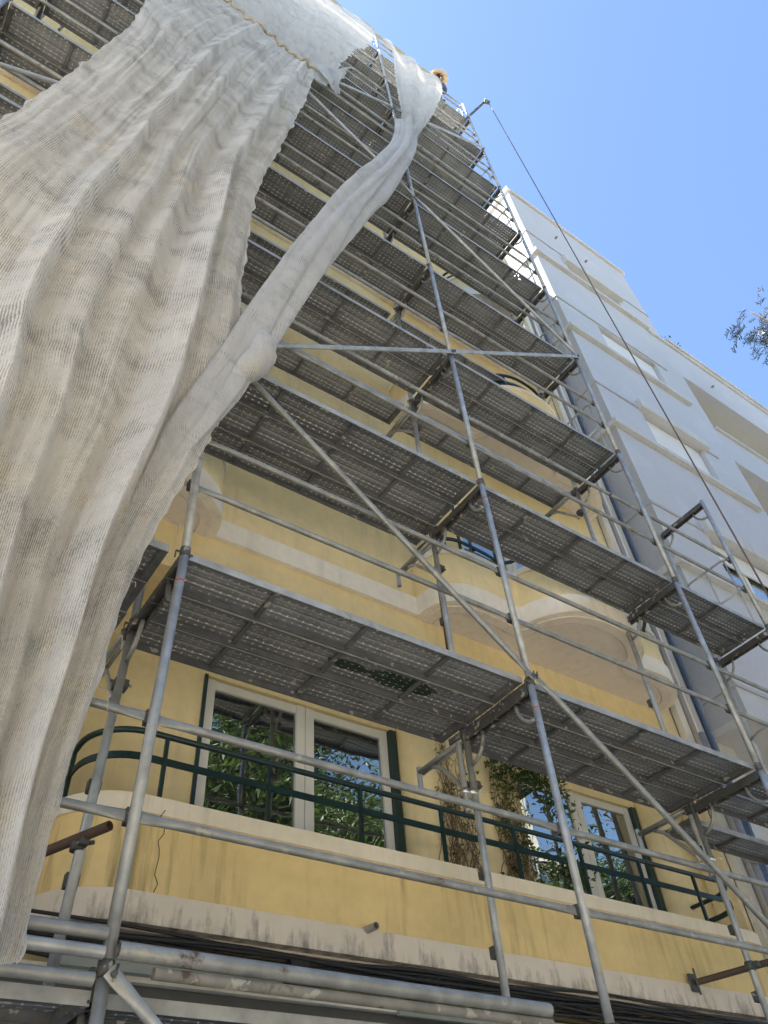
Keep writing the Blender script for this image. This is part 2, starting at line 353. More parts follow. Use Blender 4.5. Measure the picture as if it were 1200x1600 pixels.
for k in range(5):
    zf = .62+H*k
    for off in (0, -5.7, -11.4):
        for a, b in ((3.72, 5.42),): 
            if k == 0 and off == 0: continue
            ops.append((a+off, b+off, zf+.1, zf+1.93 if k == 0 else zf+2.15))
ops = [o for o in ops if o[0] > XL+.1]
YR = 2.1
wm = MB(); wall_with_openings(wm, XL, XR, .3, ZR, ops, YW); bigop = (-.01, XR-.06, .62, 3.36)
wm = MB(); wall_with_openings(wm, XL, XR, .3, ZR, ops+[bigop], YW, .5)
wm.add([(XR, YW, GZ), (XR, YW+8, GZ), (XR, YW+8, ZR), (XR, YW, ZR)], [(0, 1, 2, 3)]); wm.add([(XL, YW, GZ), (XL, YW+8, GZ), (XL, YW+8, ZR), (XL, YW, ZR)], [(3, 2, 1, 0)])
wm.add([(XL, YW+8, GZ), (XR, YW+8, GZ), (XR, YW+8, ZR), (XL, YW+8, ZR)], [(3, 2, 1, 0)])
P(wm, 'wall', YEL, apt)
rops = [(1.07, 2.96, .74, 2.84), (4.32, 6.15, .74, 2.80)]
wm = MB(); wall_with_openings(wm, -.009, XR-.061, .621, 3.359, rops, YR-.002, .15); P(wm, 'balcony_wall', YEL, apt)
lw_ = MB(); wall_with_openings(lw_, XL, XR, GZ, .3, [(a+o_, a+o_+2.2, GZ+.05, -.45) for o_ in (0, -5.7, -11.4) for a in (.4, 3.4)], YW+.25, .2); lw_.add([(XL, YW, .3), (XR, YW, .3), (XR, YW+.25, .3), (XL, YW+.25, .3)], [(0, 1, 2, 3)]); P(lw_, 'ground_floor_wall', simple('shaded_shop_front', (.10, .095, .09), .6), apt)  # ground floor darkened: recess shade put into the wall colour
rb = MB(); rb.box(XL-.05, XR-.02, YW-.06, YW+8.05, ZR, ZR+.25); P(rb, 'roof', TRIM, apt)
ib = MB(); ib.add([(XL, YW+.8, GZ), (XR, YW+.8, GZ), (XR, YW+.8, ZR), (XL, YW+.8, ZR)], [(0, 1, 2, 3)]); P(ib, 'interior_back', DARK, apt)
for (a, b, c, d) in ops+rops:
    fr = MB(); y = (YR if c == .74 else YW)+.03; mid = (a+b)/2+.02
    g0 = a+.05; g1 = b-.07
    for x0, x1 in ((g0, g0+.07), (mid-.085, mid-.003), (mid+.003, mid+.085), (g1-.07, g1)): fr.box(x0, x1, y, y+.06, c, d-.0)
    for x0, x1 in ((g0+.072, mid-.087), (mid+.087, g1-.072)):
        fr.box(x0, x1, y+.003, y+.058, d-.08, d-.004); fr.box(x0, x1, y+.003, y+.058, c+.002, c+.10)
    wob = P(fr, 'window', FRAME, apt)
    for x0, x1 in ((g0+.05, mid-.065), (mid+.065, g1-.05)):
        gl = MB(); gl.box(x0, x1, y+.025, y+.035, c+.1, d-.07); go = gl.build('pane', GLASS, wob)
        go.location = (0, 0, 0)
    for xa, xb in ((a, a+.03), (b-.067, b)):
        sj = MB(); sj.box(xa, xb, y-.05, y+.05, c, d); sj.build('shutter_guide', GREEN, wob)
# rounded piers between the windows
for k in range(1):
    for off in (0, -5.7, -11.4):
        for x0, x1 in ((2.97, 4.30), (6.17, 6.64)):
            if off: continue
            pr = MB(); r = .2; yb = YR-.003; o = [(x0, yb)]
            o += [(x0+r-r*math.cos(t*math.pi/16), yb-.02-r*math.sin(t*math.pi/16)) for t in range(9)]
            if x1 < 6: o += [(x1-r+r*math.sin(t*math.pi/16), yb-.02-r*math.cos(t*math.pi/16)) for t in range(9)]
            else: o += [(x1, yb-.22)]
            o += [(x1, yb)]; pr.prism(o, .63, 3.355, True); P(pr, 'pier', YEL, apt)
# moulding at slab level
for k in range(1, 5):
    z = .62+H*k
    for off in (0, -5.7, -11.4):
        x0, x1 = .80+off, 3.02+off
        if off == 0 or True:
            mo = MB(); mo.box(x0+.005, x1-.07, YW-.05, YW-.001, z+.004, z+.222); P(mo, 'moulding', TRIM, apt)
# balconies
def rail_path(o, z): return [(x, y, z) for x, y in o]
def inset(o, d):
    res = []; n = len(o)
    for i in range(n):
        a = Vector(o[max(i-1, 0)]); b = Vector(o[min(i+1, n-1)]); t = (b-a).normalized(); nn = Vector((-t.y, t.x)); res.append((o[i][0]+nn.x*d, o[i][1]+nn.y*d))
    return res
def balcony(out, z, top, band_h, bandmat, parmat, railz, off=0, rail=True):
    o = [(x+off, y) for x, y in out]; full = o+[(o[-1][0], YW-.001), (o[0][0], YW-.001)] if False else o
    bal = bpy.data.objects.new('balcony', None); C.objects.link(bal); bal.parent = apt
    sl_o = inset(o, -.03); 
    m_ = MB(); m_.prism(o, z+.003, z+.14); P(m_, 'soffit', SOF, bal)
    # moulded lip under the soffit edge
    for d, zz in ((.05, z-.012), (.17, z-.005)):
        i_ = inset(o, d); mm = MB(); j_ = inset(o, d+(.10 if d < .1 else .02))
        n = len(i_); vs = [(x, y, zz) for x, y in i_]+[(x, y, zz) for x, y in j_]+[(x, y, z+.004) for x, y in i_]+[(x, y, z+.004) for x, y in j_]
        mm.add(vs, [(q, q+1, n+q+1, n+q) for q in range(n-1)]+[(q, q+1, 2*n+q+1, 2*n+q) for q in range(n-1)]+[(n+q, n+q+1, 3*n+q+1, 3*n+q) for q in range(n-1)], False); P(mm, 'lip', SOF, bal)
    def strip(o1, za, zb, mat, name, th=.10):
        i1 = inset(o1, th); n = len(o1); mm = MB()
        rings = [[(x, y, za) for x, y in o1], [(x, y, zb) for x, y in o1], [(x, y, zb) for x, y in i1], [(x, y, za) for x, y in i1]]
        for r_ in range(4): mm.add(rings[r_]+rings[(r_+1) % 4], [(q, q+1, n+q+1, n+q) for q in range(n-1)], True)
        P(mm, name, mat, bal)
    strip(inset(o, -.025), z, z+band_h, bandmat, 'band', .13)
    ch = .10 if parmat is YELP else .07
    strip(o, z+band_h, top-ch, parmat, 'parapet', .12)
    strip(inset(o, -.02), top-ch, top, TRIM, 'coping', .17)
    if rail:
        c = inset(o, .10); r_ = MB(); r_.path(rail_path(c, railz), .02, 10); r0 = P(r_, 'railing', GREEN, bal)
        r2 = MB(); n = len(c); zz = railz-.17
        vs = [(x, y, zz+dz) for dz in (-.022, .022) for x, y in inset(c, -.006)]+[(x, y, zz+dz) for dz in (.022, -.022) for x, y in inset(c, .006)]
        r2.add(vs, [(a_*n+q, a_*n+q+1, ((a_+1) % 4)*n+q+1, ((a_+1) % 4)*n+q) for a_ in range(4) for q in range(n-1)]); r2.build('flat_rail', GREEN, r0)
        # posts by arc length
        L_ = 0; nxt = .35
        for q in range(1, n):
            d = (Vector(c[q])-Vector(c[q-1])).length
            while L_+d > nxt:
                t = (nxt-L_)/d; x = c[q-1][0]*(1-t)+c[q][0]*t; y = c[q-1][1]*(1-t)+c[q][1]*t
                pm = MB(); pm.box(x-.012, x+.012, y-.012, y+.012, top, railz); pm.build('rail_post', GREEN, r0); nxt += .72
            L_ += d
# first floor balcony: long with rounded ends
def rounded(x0, x1, yf, r):
    o = [(x0, YW-.001)]+[(x0+r-r*math.cos(t*math.pi/20), yf+r-r*math.sin(t*math.pi/20)) for t in range(0, 11)]
    k = int((x1-x0-2*r)/.5); o += [(x0+r+(x1-x0-2*r)*i/k, yf) for i in range(1, k)]
    o += [(x1-r+r*math.sin(t*math.pi/20), yf+r-r*math.cos(t*math.pi/20)) for t in range(0, 11)]+[(x1, YW-.001)]; return o
B1 = rounded(.03, 6.4, 1.22, .42); B1[0] = (B1[0][0], YR-.01); B1[-1] = (B1[-1][0], YR-.01); B1.insert(1, (B1[0][0], YW+.1)); B1.insert(-1, (B1[-1][0], YW+.1))
balcony(B1, .59, 1.27, .155, BAND, YELP, 1.73)
balcony([(x-6.9, min(y, YW-.001)) for x, y in B1[1:-1]], .59, 1.27, .155, BAND, YELP, 1.73)
lob = [(2.98, 1.60), (2.98, 1.50), (3.02, 1.33), (3.12, 1.23), (3.28, 1.155), (3.48, 1.14), (3.75, 1.15), (3.93, 1.17), (3.99, 1.15), (4.03, 1.02), (4.16, .84), (4.33, .72), (4.60, .65), (4.94, .66), (5.2, .74), (5.42, .90), (5.5, 1.05), (5.56, 1.09), (5.75, 1.08), (6.0, 1.08), (6.2, 1.14), (6.4, 1.28), (6.48, 1.42), (6.50, 1.60)]
lob = smooth_outline(lob, 3)
lob[0] = (lob[0][0], YW-.001); lob[-1] = (lob[-1][0], YW-.001)
for k in range(1, 5):
    z = .62+H*k
    for off in (0, -5.72, -11.44):
        if off < -6 and k > 3: continue
        balcony(lob, z, z+.70, .22, TRIM, YEL, z+1.12, off)
fl_ = MB(); fl_.box(.05, 6.38, 1.58, YR-.004, .60, .615); P(fl_, 'balcony_floor', SOF, apt)
# shop fascia and black cables under the first balcony
fa = MB(); fa.box(-3, 6.6, 1.32, 1.58, .36, .40); P(fa, 'fascia', TRIM, apt); fa = MB(); fa.box(-3, 6.6, 1.36, YW+.24, .10, .357); P(fa, 'shop_awning_box', simple('shaded_awning_metal', (.09, .088, .082), .5), apt)  # awning box darkened: under-balcony shade painted into its metal
aw = MB(); aw.box(.15, 1.4, 1.27, 1.317, .385, .47); aw.box(2.2, 6.2, 1.29, 1.317, .34, .40); P(aw, 'shop_sign_box', plaster('grey_green_fascia', (.33, .35, .30)), apt)
for i in range(11):
    cb = MB(); pts = []
    for t in range(40):
        x = -.2+6.6*t/39; pts.append((x, 1.185+.012*i+.015*math.sin(i*1.7+x), .57-.012*i+.02*noise.noise(Vector((x*.9, i*3., 0)))-.035*abs(math.sin(x*(.8+.13*i)+i))))
    cb.path(pts, .009+.0025*(i % 3), 6); o = P(cb, 'cable', CABLE, apt)
for (x, y, z) in ((1.4, 1.18, .46),):
    jb = MB(); jb.box(x, x+.12, y, y+.13, z-.04, z+.06); o = P(jb, 'junction_box', CABLE, apt)
ck = MB(); pts = [(.57+.012*math.sin(q*1.9)+.02*noise.noise(Vector((q*.6, 0, 5))), 1.1985, .75+.045*q) for q in range(11)]; ck.path(pts, .0025, 5); P(ck, 'crack', CABLE, apt)
dp = MB(); dp.pipe((1.93, 1.22, .745), (1.93, 1.10, .735), .022); o = P(dp, 'drain_spout', PIPEM, apt)
pp = MB()
for x, r, y in ((6.86, .055, 1.42),): pp.path([(x, y, 3.55), (x, y, GZ)], r, 16)
for k in range(5): pp.path([(6.86, 1.42, 3.3-1.2*k), (6.86, 1.42, 3.26-1.2*k)], .062, 16)
P(pp, 'downpipe', PIPEM, apt)
pp = MB(); pp.path([(6.60, 1.33, 13.6), (6.60, 1.33, GZ)], .032, 12); P(pp, 'thin_downpipe', PIPEM, apt)
# ------------------------------------------------------------------ glazed joint strip between the houses
st = empty('joint_cover_strip', (7.08, 1.45, 3.0), 'tall dark joint strip with bright metal edges between yellow and white buildings', 'joint cover')
s_ = MB(); s_.box(7.06, 7.22, 1.50, 1.56, .2, 15.2); P(s_, 'dark_strip', NAVY, st)
for x in (7.042, 7.222): s_ = MB(); s_.box(x, x+.018, 1.47, 1.565, .2, 15.2); P(s_, 'metal_edge', ALU, st)
s_ = MB(); s_.box(6.74, 7.04, 1.52, 1.6, .2, 15.0); P(s_, 'cream_edge', TRIM, st)
# ------------------------------------------------------------------ white apartment building
wh = empty('apartment_building', (12, 1, GZ), 'white apartment building with stone ledges and roller shutters right of the scaffolding', 'building')
XW = 7.3; YF = 1.0
loggias = [(11.5, 16.6, 11.95-3.1*i, 14.0-3.1*i) for i in range(3)]
wins = [(8.5, 10.3, 15.72, 16.35), (8.5, 10.35, 12.46, 13.55), (8.5, 10.25, 9.3, 10.45), (8.6, 10.3, 6.15, 7.3)]
ZB = 3.75
wb = MB(); wall_with_openings(wb, XW, 24, ZB, 15.5, loggias+wins[1:], YF, .22); P(wb, 'wall', WHITE, wh)
wb = MB(); wall_with_openings(wb, XW, 11.6, 15.5, 19.15, [wins[0]], YF, .22)
wb.add([(11.6, YF, 15.5), (11.6, YF+9, 15.5), (11.6, YF+9, 19.15), (11.6, YF, 19.15)], [(0, 1, 2, 3)]); P(wb, 'upper_wall', WHITE, wh)
wb = MB(); wb.add([(XW, YF, ZB), (XW, YF+9, ZB), (XW, YF+9, 19.15), (XW, YF, 19.15)], [(3, 2, 1, 0)]); P(wb, 'side_wall', GREYW, wh)
wb = MB(); wb.add([(XW, YF+9, GZ), (24, YF+9, GZ), (24, YF+9, 19.1), (XW, YF+9, 19.1)], [(0, 1, 2, 3)]); wb.box(XW, 24, YF, YF+9, ZB-.1, ZB); P(wb, 'overhang_soffit', CREAM, wh)
wb = MB(); wb.add([(XW+.05, YF+1.3, GZ), (24, YF+1.3, GZ), (24, YF+1.3, ZB-.1), (XW+.05, YF+1.3, ZB-.1)], [(0, 1, 2, 3)]); wb.add([(XW+.05, YF+.55, GZ), (XW+.05, YF+9, GZ), (XW+.05, YF+9, ZB-.1), (XW+.05, YF+.55, ZB-.1)], [(3, 2, 1, 0)]); wb.box(XW+.05, XW+.4, YF+.55, YF+1.3, GZ, ZB-.102); P(wb, 'recessed_wall', CREAM, wh)
wb = MB(); wb.box(XW-.06, 11.66, YF-.06, YF+9, 19.15, 19.32); wb.box(XW+.02, 11.6, YF+.02, YF+8.9, 19.0, 19.148); P(wb, 'roof', LEDGE, wh)
wb = MB(); wb.box(11.0, 24, YF-.05, YF+.2, 15.5, 15.63); wb.box(11.7, 24.05, YF-.09, YF+.22, 15.633, 15.76); wb.box(11.62, 24, YF+.22, YF+9, 15.3, 15.5); P(wb, 'terrace_coping', LEDGE, wh)
for z, x1 in ((15.62, 11.0), (12.33, 10.85), (9.22, 30), (6.07, 30)):
    m_ = MB(); x1 = min(x1, 11.2) if z < 12 else x1
    m_.box(XW-.07, x1, YF-.09, YF-.001, z-.02, z+.09); m_.box(XW-.07, XW-.001, YF-.001, YF+.42, z-.02, z+.09); P(m_, 'ledge', LEDGE, wh)
for z in (16.78, 13.6, 10.48, 7.32, 4.1):
    x1 = 10.75 if z < 16 else 11.6
    m_ = MB(); m_.box(XW-.02, x1, YF-.022, YF-.001, z, z+.05); m_.box(XW-.022, XW-.001, YF-.001, YF+2.2, z+.001, z+.049); P(m_, 'string_course', GREYW, wh)
for i, (a, b, c, d) in enumerate(wins):
    fr = MB(); y = YF+.12
    for x0, x1 in ((a, a+.05), ((a+b)/2-.04, (a+b)/2+.04), (b-.05, b)): fr.box(x0, x1, y, y+.06, c, d)
    fr.box(a-.001, b+.001, y+.003, y+.057, c-.001, c+.05)
    wo_ = P(fr, 'window', FRAME, wh)
    gl = MB(); gl.box(a+.04, b-.04, y+.028, y+.036, c, d); gl.build('pane', GLASS, wo_)
    lo = {0: c+.16, 1: c+.02, 2: c+.13, 3: c+.75}[i]
    sh = MB(); nsl = int((d-lo)/.045)
    for q in range(nsl): z0 = lo+q*.045; sh.box(a+.05, b-.05, y-.04, y-.012+.006*(q % 2), z0, z0+.043)
    sh.build('roller_shutter', SHUT, wo_)
    if i in (0, 2, 3):
        bx = MB(); bx.box(a-.08, b+.1, YF-.11, YF-.002, d+.002, d+(.26 if i else .3)); bx.build('shutter_box', LEDGE, wo_)
for i, (a, b, c, d) in enumerate(loggias):
    lg = MB(); lg.box(a-.02, b+.02, YF+1.25, YF+1.35, c-.3, d+.05); lg.box(a-.02, b, YF+.2, YF+1.249, d+.003, d+.15); lg.box(a-.1, a-.004, YF+.22, YF+1.249, c-.3, d); lg.box(a, b, YF+.2, YF+1.249, c-.9, c-.75)
    P(lg, 'loggia', CREAM, wh)
    m_ = MB(); m_.box(a, b+.1, YF-.06, YF+.24, c-.001, c+.06); P(m_, 'parapet_coping', LEDGE, wh)
    ac = MB(); ac.box(b-2.6, b-2.2, YF+1.22, YF+1.249, c+.5, c+.62); P(ac, 'wall_vent', DARK, wh)
m_ = MB()
for x, z in ((9.6, 17.7), (12.9, 14.6), (8.6, 17.9)): m_.pipe((x, YF-.001, z), (x, YF-.07, z-.01), .03)
P(m_, 'drain_stub', PIPEM, wh)
# low railings etc. far right ground level window
m_ = MB(); m_.box(8.4, 10.6, YF+1.22, YF+1.298, .6, 2.3); P(m_, 'lower_window', FRAME, wh)
m_ = MB(); m_.box(8.5, 10.5, YF+1.2, YF+1.218, .7, 2.2); P(m_, 'lower_pane', GLASS, wh)

# ------------------------------------------------------------------ leaves helper
def leaf(mb, p, size, rr, up=None, cup=True):
    d = Vector((rr.gauss(0, 1), rr.gauss(0, 1), rr.gauss(-.3, .7))).normalized(); a = d.cross(Vector((rr.gauss(0, 1), rr.gauss(0, 1), rr.gauss(0, 1)))).normalized()
    L_ = size*rr.uniform(.7, 1.3); wd = L_*.2; c = d.cross(a)*wd*.5
    mb.add([p, p+d*L_*.5+a*wd+c, p+d*L_, p+d*L_*.5-a*wd+c], [(0, 1, 2, 3)])
def branches(mb, base, top, n, spread, rr, r0=.16, limbs_from=.35):
    """trunk with limbs; returns limb tips and points for leaf clumps"""
    base, top = Vector(base), Vector(top); pts = []; k = 8
    for i in range(k+1): t = i/k; pts.append(base.lerp(top, t)+Vector((rr.gauss(0, .07), rr.gauss(0, .07), 0))*(1 if 0 < i else 0))
    mb.path(pts, [r0*(1-.75*i/k) for i in range(k+1)], 9); tips = []
    for j in range(n):
        t = limbs_from+(1-limbs_from)*(j+.5)/n; s0 = base.lerp(top, t); ang = j*2.4+rr.uniform(-.3, .3); ln = spread*rr.uniform(.6, 1.1)*(1.15-.55*t)
        d = Vector((math.cos(ang), math.sin(ang), rr.uniform(.15, .7))); p = s0; pp_ = [s0]
        for q in range(4): d = (d+Vector((rr.gauss(0, .25), rr.gauss(0, .25), rr.gauss(.02, .18)))).normalized(); p = p+d*ln/4; pp_.append(p)
        mb.path(pp_, [r0*.42*(1-t*.4)*(1-.8*q/4) for q in range(5)], 6)
        for q in range(1, 5):
            tips.append(pp_[q])
            for s_i in range(2):
                e = pp_[q]+Vector((rr.gauss(0, .5), rr.gauss(0, .5), rr.gauss(.1, .35)))*ln*.28; mb.path([pp_[q], (pp_[q]+e)/2+Vector((0, 0, .05)), e], [.02, .013, .006], 4, cap=False); tips.append(e)
    return tips
def tree(loc, h, spread, n, nleaf, seed, label, leafsize=.17, clump=1.15):
    rr = random.Random(seed); t = empty('street_tree', loc, label, 'tree', 'street trees across the road')
    tr = MB(); tips = branches(tr, (0, 0, 0), (rr.uniform(-.4, .4), rr.uniform(-.4, .4), h*.85), n, spread, rr); tr.build('trunk', BARK, t)
    lf = MB(); cl = [(p, rr.uniform(.5, 1.2)*clump) for p in tips]
    for i in range(nleaf):
        p, s = cl[rr.randrange(len(cl))]; v = Vector((rr.gauss(0, 1), rr.gauss(0, 1), rr.gauss(0, .7)))*s*.6; leaf(lf, p+v, leafsize, rr)
    lf.build('crown', LEAF, t); return t
tree((7.2, -9.4, GZ+.12), 13.6, 4.2, 38, 90000, 1, 'tall leafy street tree standing opposite the yellow house, mirrored in left windows')
tree((11.8, -10.2, GZ+.12), 13.0, 3.6, 30, 50000, 2, 'second leafy street tree across the road, between the other two and mirrored darkly')
tree((20.6, -9.8, GZ+.12), 12.4, 3.6, 30, 50000, 3, 'leafy street tree mirrored in the right hand window pane')
tree((-3.5, -10.4, GZ+.12), 11.5, 4.4, 22, 14000, 4, 'leafy street tree across the road behind the viewer')
# the near tree at the right whose drooping twigs enter the frame
rr = random.Random(5)
t5 = empty('street_tree', (13.2, -1.9, GZ+.12), 'street tree whose drooping feathery leaves enter at the right edge against the sky', 'tree')
tr = MB(); tips = branches(tr, (0, 0, 0), (.3, -.6, 11.2), 14, 2.4, rr, .15, .55)
dr = MB()
base5 = Vector((13.2, -1.9, GZ+.12))
Cc = Vector((-0.9571, -2.988, -0.9271))
twigs = []
starts = [Vector((11.6, -1.3, 11.4)), Vector((11.9, -1.5, 11.1)), Vector((12.1, -1.4, 12.0)), Vector((12.3, -1.7, 11.2))]
tr.path([Vector((.2, -.4, 8.5)), Vector((-.3, .3, 14.0)), Vector((-.7, .7, 16.0)), Vector((-1.4, 1.0, 16.8))], [.07, .05, .03, .015], 6)
lf = MB()
def frond(lf, tr, p, d, L_, rr):
    """one pinnate drooping twig with paired narrow leaflets"""
    pts = [p.copy()]; q = p.copy(); d = d.copy()
    for i in range(8): d = (d+Vector((0, 0, -.10))).normalized(); q = q+d*L_/8; pts.append(q.copy())
    tr.path(pts, [.006]*9, 4, cap=False)
    for i in range(1, 9):
        for sgn in (-1, 1):
            a = (pts[i]-pts[i-1]).normalized(); s = a.cross(Vector((rr.gauss(0, .4), rr.gauss(0, .4), 1))).normalized()*sgn
            e = (a*.5+s*.8+Vector((0, 0, -.25))).normalized(); l_ = .13*rr.uniform(.75, 1.3); wv = a*.02
            lf.add([pts[i], pts[i]+e*l_*.45+wv, pts[i]+e*l_, pts[i]+e*l_*.45-wv], [(0, 1, 2, 3)])
for i in range(85):
    f = rr.random()
    wpt = Vector((11.55+1.5*rr.random()**.8, -1.5+1.1*rr.random(), 13.5+1.3*rr.random()))
    d = Vector((-.8+rr.gauss(0, .4), .2+rr.gauss(0, .4), -.35)).normalized(); frond(lf, tr, wpt-base5, d, .5, rr)
for i in range(2600):
    p = tips[rr.randrange(len(tips))]+Vector((rr.gauss(0, .4), rr.gauss(0, .4), rr.gauss(0, .3))); 
    if (p+base5).x > 13.2 and (p+base5).z < 8.5-.5*abs((p+base5).y+2.5): leaf(lf, p, .14, rr)
tr.build('trunk', BARK, t5); lf.build('crown', DLEAF, t5)
# roof terrace shrub
t6 = empty('terrace_shrub', (12.15, 1.5, 15.5), 'small green shrub peeking over the white roof terrace edge', 'shrub'); tr = MB(); lf = MB()
for i in range(16):
    d = Vector((rr.gauss(-.1, .5), rr.gauss(-.3, .3), 1)).normalized(); p = [Vector((0, 0, 0))+d*q*.2+Vector((0, -.02*q*q*.3, 0)) for q in range(5)]; tr.path(p, [.012, .01, .008, .006, .004], 4)
    for q in range(22): leaf(lf, p[3]+Vector((rr.gauss(0, .10), rr.gauss(0, .10), rr.gauss(-.05, .12))), .10, rr)
tr.build('stem', BARK, t6); lf.build('foliage', LEAF2, t6)
pt = MB(); pt.path([(0, 0, 0), (0, 0, .04)], .2, 14); pt.build('pot', SOF, t6)
# ------------------------------------------------------------------ building across the street (seen mirrored)
ob = empty('apartment_building', (14, -17, GZ), 'white apartment block across the street, mirrored in the right hand window', 'building')
m_ = MB(); oo = [(x, x+1.5, z, z+1.6) for x in [i*3.2-28+.9 for i in range(17)] for z in [GZ+1+3.1*k for k in range(5)]]
wall_with_openings(m_, -28, 27, GZ, GZ+15, oo, 0, -.2)
m2 = MB(); m2.v = [(x, -y-16.5, z) for x, y, z in m_.v]; m2.f = m_.f; m2.sm = m_.sm; m2.mi = m_.mi
P(m2, 'wall', WHITE, ob)
m_ = MB(); m_.box(-28, 27, -17.2, -16.71, GZ, GZ+15.0); P(m_, 'window_glass', GLASS, ob)
m_ = MB(); m_.box(-28.2, 27.2, -26, -16.35, GZ+15, GZ+15.4); m_.box(22.2, 24.9, -20, -16.8, GZ+15.4, GZ+19.2); m_.box(22.0, 25.1, -20.2, -16.6, GZ+19.2, GZ+19.5); P(m_, 'roof', TRIM, ob)
for k in range(1, 5):
    m_ = MB(); z = GZ+.2+3.1*k; m_.box(-27.5, 26.5, -16.45, -15.6, z, z+.16); m_.box(-27.5, 26.5, -15.7, -15.6, z+.16, z+.95); P(m_, 'balcony', TRIM, ob)
m_ = MB(); m_.box(17, 20, -15.6, -14.7, GZ+12.3, GZ+12.5); P(m_, 'awning', simple('orange_awning', (.7, .22, .08), .8), ob)
# ------------------------------------------------------------------ SCAFFOLD
L = 2.5; W = .70; BX = [-5., -2.5, 0., 2.5, 5., 6.51]
POSTN = ['far left posts', 'left posts behind the net', 'left front post', 'middle post', 'right post', 'end post']
BAYN = ['far left bay', 'bay behind the netting', 'bay left of the middle post', 'bay right of the middle post', 'narrow right end bay']
DX = {(2, 0): 0., (2, 1): .045, (2, 2): .02, (3, 1): .02, (3, 0): .01}
# plank
def make_plank(ln, w=.286, name='deck_plank'):
    root = empty(name, (0, 0, 0), 'x', 'scaffold plank', 'steel deck planks of the scaffold')
    h = ln/2-.03
    t = MB(); zt = .0
    # top sheet as a slightly corrugated strip
    ys = [-.159, -.14, -.135, -.075, -.07, -.055, -.05, -.012, -.006, .006, .012, .05, .055, .07, .075, .135, .14, .159]; zs = [0, 0, -.004, -.004, 0, 0, -.004, -.004, 0, 0, -.004, -.004, 0, 0, -.004, -.004, 0, 0]
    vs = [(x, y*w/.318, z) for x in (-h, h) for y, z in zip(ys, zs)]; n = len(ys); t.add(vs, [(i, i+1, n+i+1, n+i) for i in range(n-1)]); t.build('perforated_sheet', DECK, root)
    for sg in (-1, 1):
        s = MB(); y = sg*w/2; s.box(-h, h, min(y, y-sg*.003), max(y, y-sg*.003), -.046, .001); s.cur = 1; s.box(-h, h, min(y-sg*.003, y-sg*.016), max(y-sg*.003, y-sg*.016), -.046, -.042); s.box(-h, h, min(y-sg*.003, y-sg*.004), max(y-sg*.003, y-sg*.004), -.042, 0)
        s.build('side_channel', [PLATE, DSTEEL], root)
    k = max(2, int(round(ln/.625)))
    for i in range(1, k):
        q = MB(); x = -ln/2+ln*i/k; q.box(x-.014, x+.014, -w/2+.004, w/2-.004, -.026, -.006); q.build('cross_stiffener', DSTEEL, root)
    for sg in (-1, 1):
        q = MB(); q.box(min(sg*h, sg*(h-.04)), max(sg*h, sg*(h-.04)), -w/2+.004, w/2-.004, -.044, -.006); q.build('end_plate', DSTEEL, root)
    return root
PROTO = {2.5: make_plank(2.5), 1.51: make_plank(1.51)}
used = {2.5: False, 1.51: False}
SIDE = ['street side plank', 'inner plank', 'wall side plank on brackets']
def place_plank(b, k, s, y, dz=0.):
    ln = 2.5 if b < 4 else 1.51; o = PROTO[ln] if not used[ln] else copy_tree(PROTO[ln]); used[ln] = True
    o.location = (BX[b]+ln/2+rnd.uniform(-.008, .008), y, 2*k+.03+dz+rnd.uniform(-.004, .004)); o.rotation_euler = (rnd.uniform(-.01, .01), rnd.uniform(-.0012, .0012), 0)
    o['label'] = f'perforated steel {SIDE[s]}, {ORD[k]} deck up, {BAYN[b]}'
levels = {0: range(0, 10), 1: range(0, 10), 2: range(0, 10), 3: range(1, 10), 4: (1, 2)}
for b, ks in levels.items():
    for k in ks:
        if b == 4 and k == 1:
            place_plank(b, k, 0, .17, -.06); place_plank(b, k, 1, .52, -.02); place_plank(b, k, 2, .92, -.12); continue
        dz0 = -.10 if k == 0 else 0.
        place_plank(b, k, 0, .172, dz0); place_plank(b, k, 1, .464, dz0)
        if b < 4 and not (b == 3 and k in (2,)) and k > 0: place_plank(b, k, 2, .757 if k < 3 else .93, -.004)
for o in list(C.objects):
    if o.get('label', '').startswith('perforated steel inner plank, second deck up, bay left of the middle post'):
        m_ = MB(); q0 = random.Random(3); n_ = 26
        for cx_, rx_, ry_ in ((.55, .30, .085), (.12, .16, .05)):
            ring = [(cx_+rx_*math.cos(2*math.pi*j/n_)*q0.uniform(.7, 1.05), ry_*math.sin(2*math.pi*j/n_)*q0.uniform(.8, 1.05), -.0075) for j in range(n_)]
            m_.add([(cx_, 0, -.0075)]+ring, [(0, 1+j, 1+(j+1) % n_) for j in range(n_)])
        m_.build('paint_stain', STAIN, o)['label'] = 'dark green paint stain'
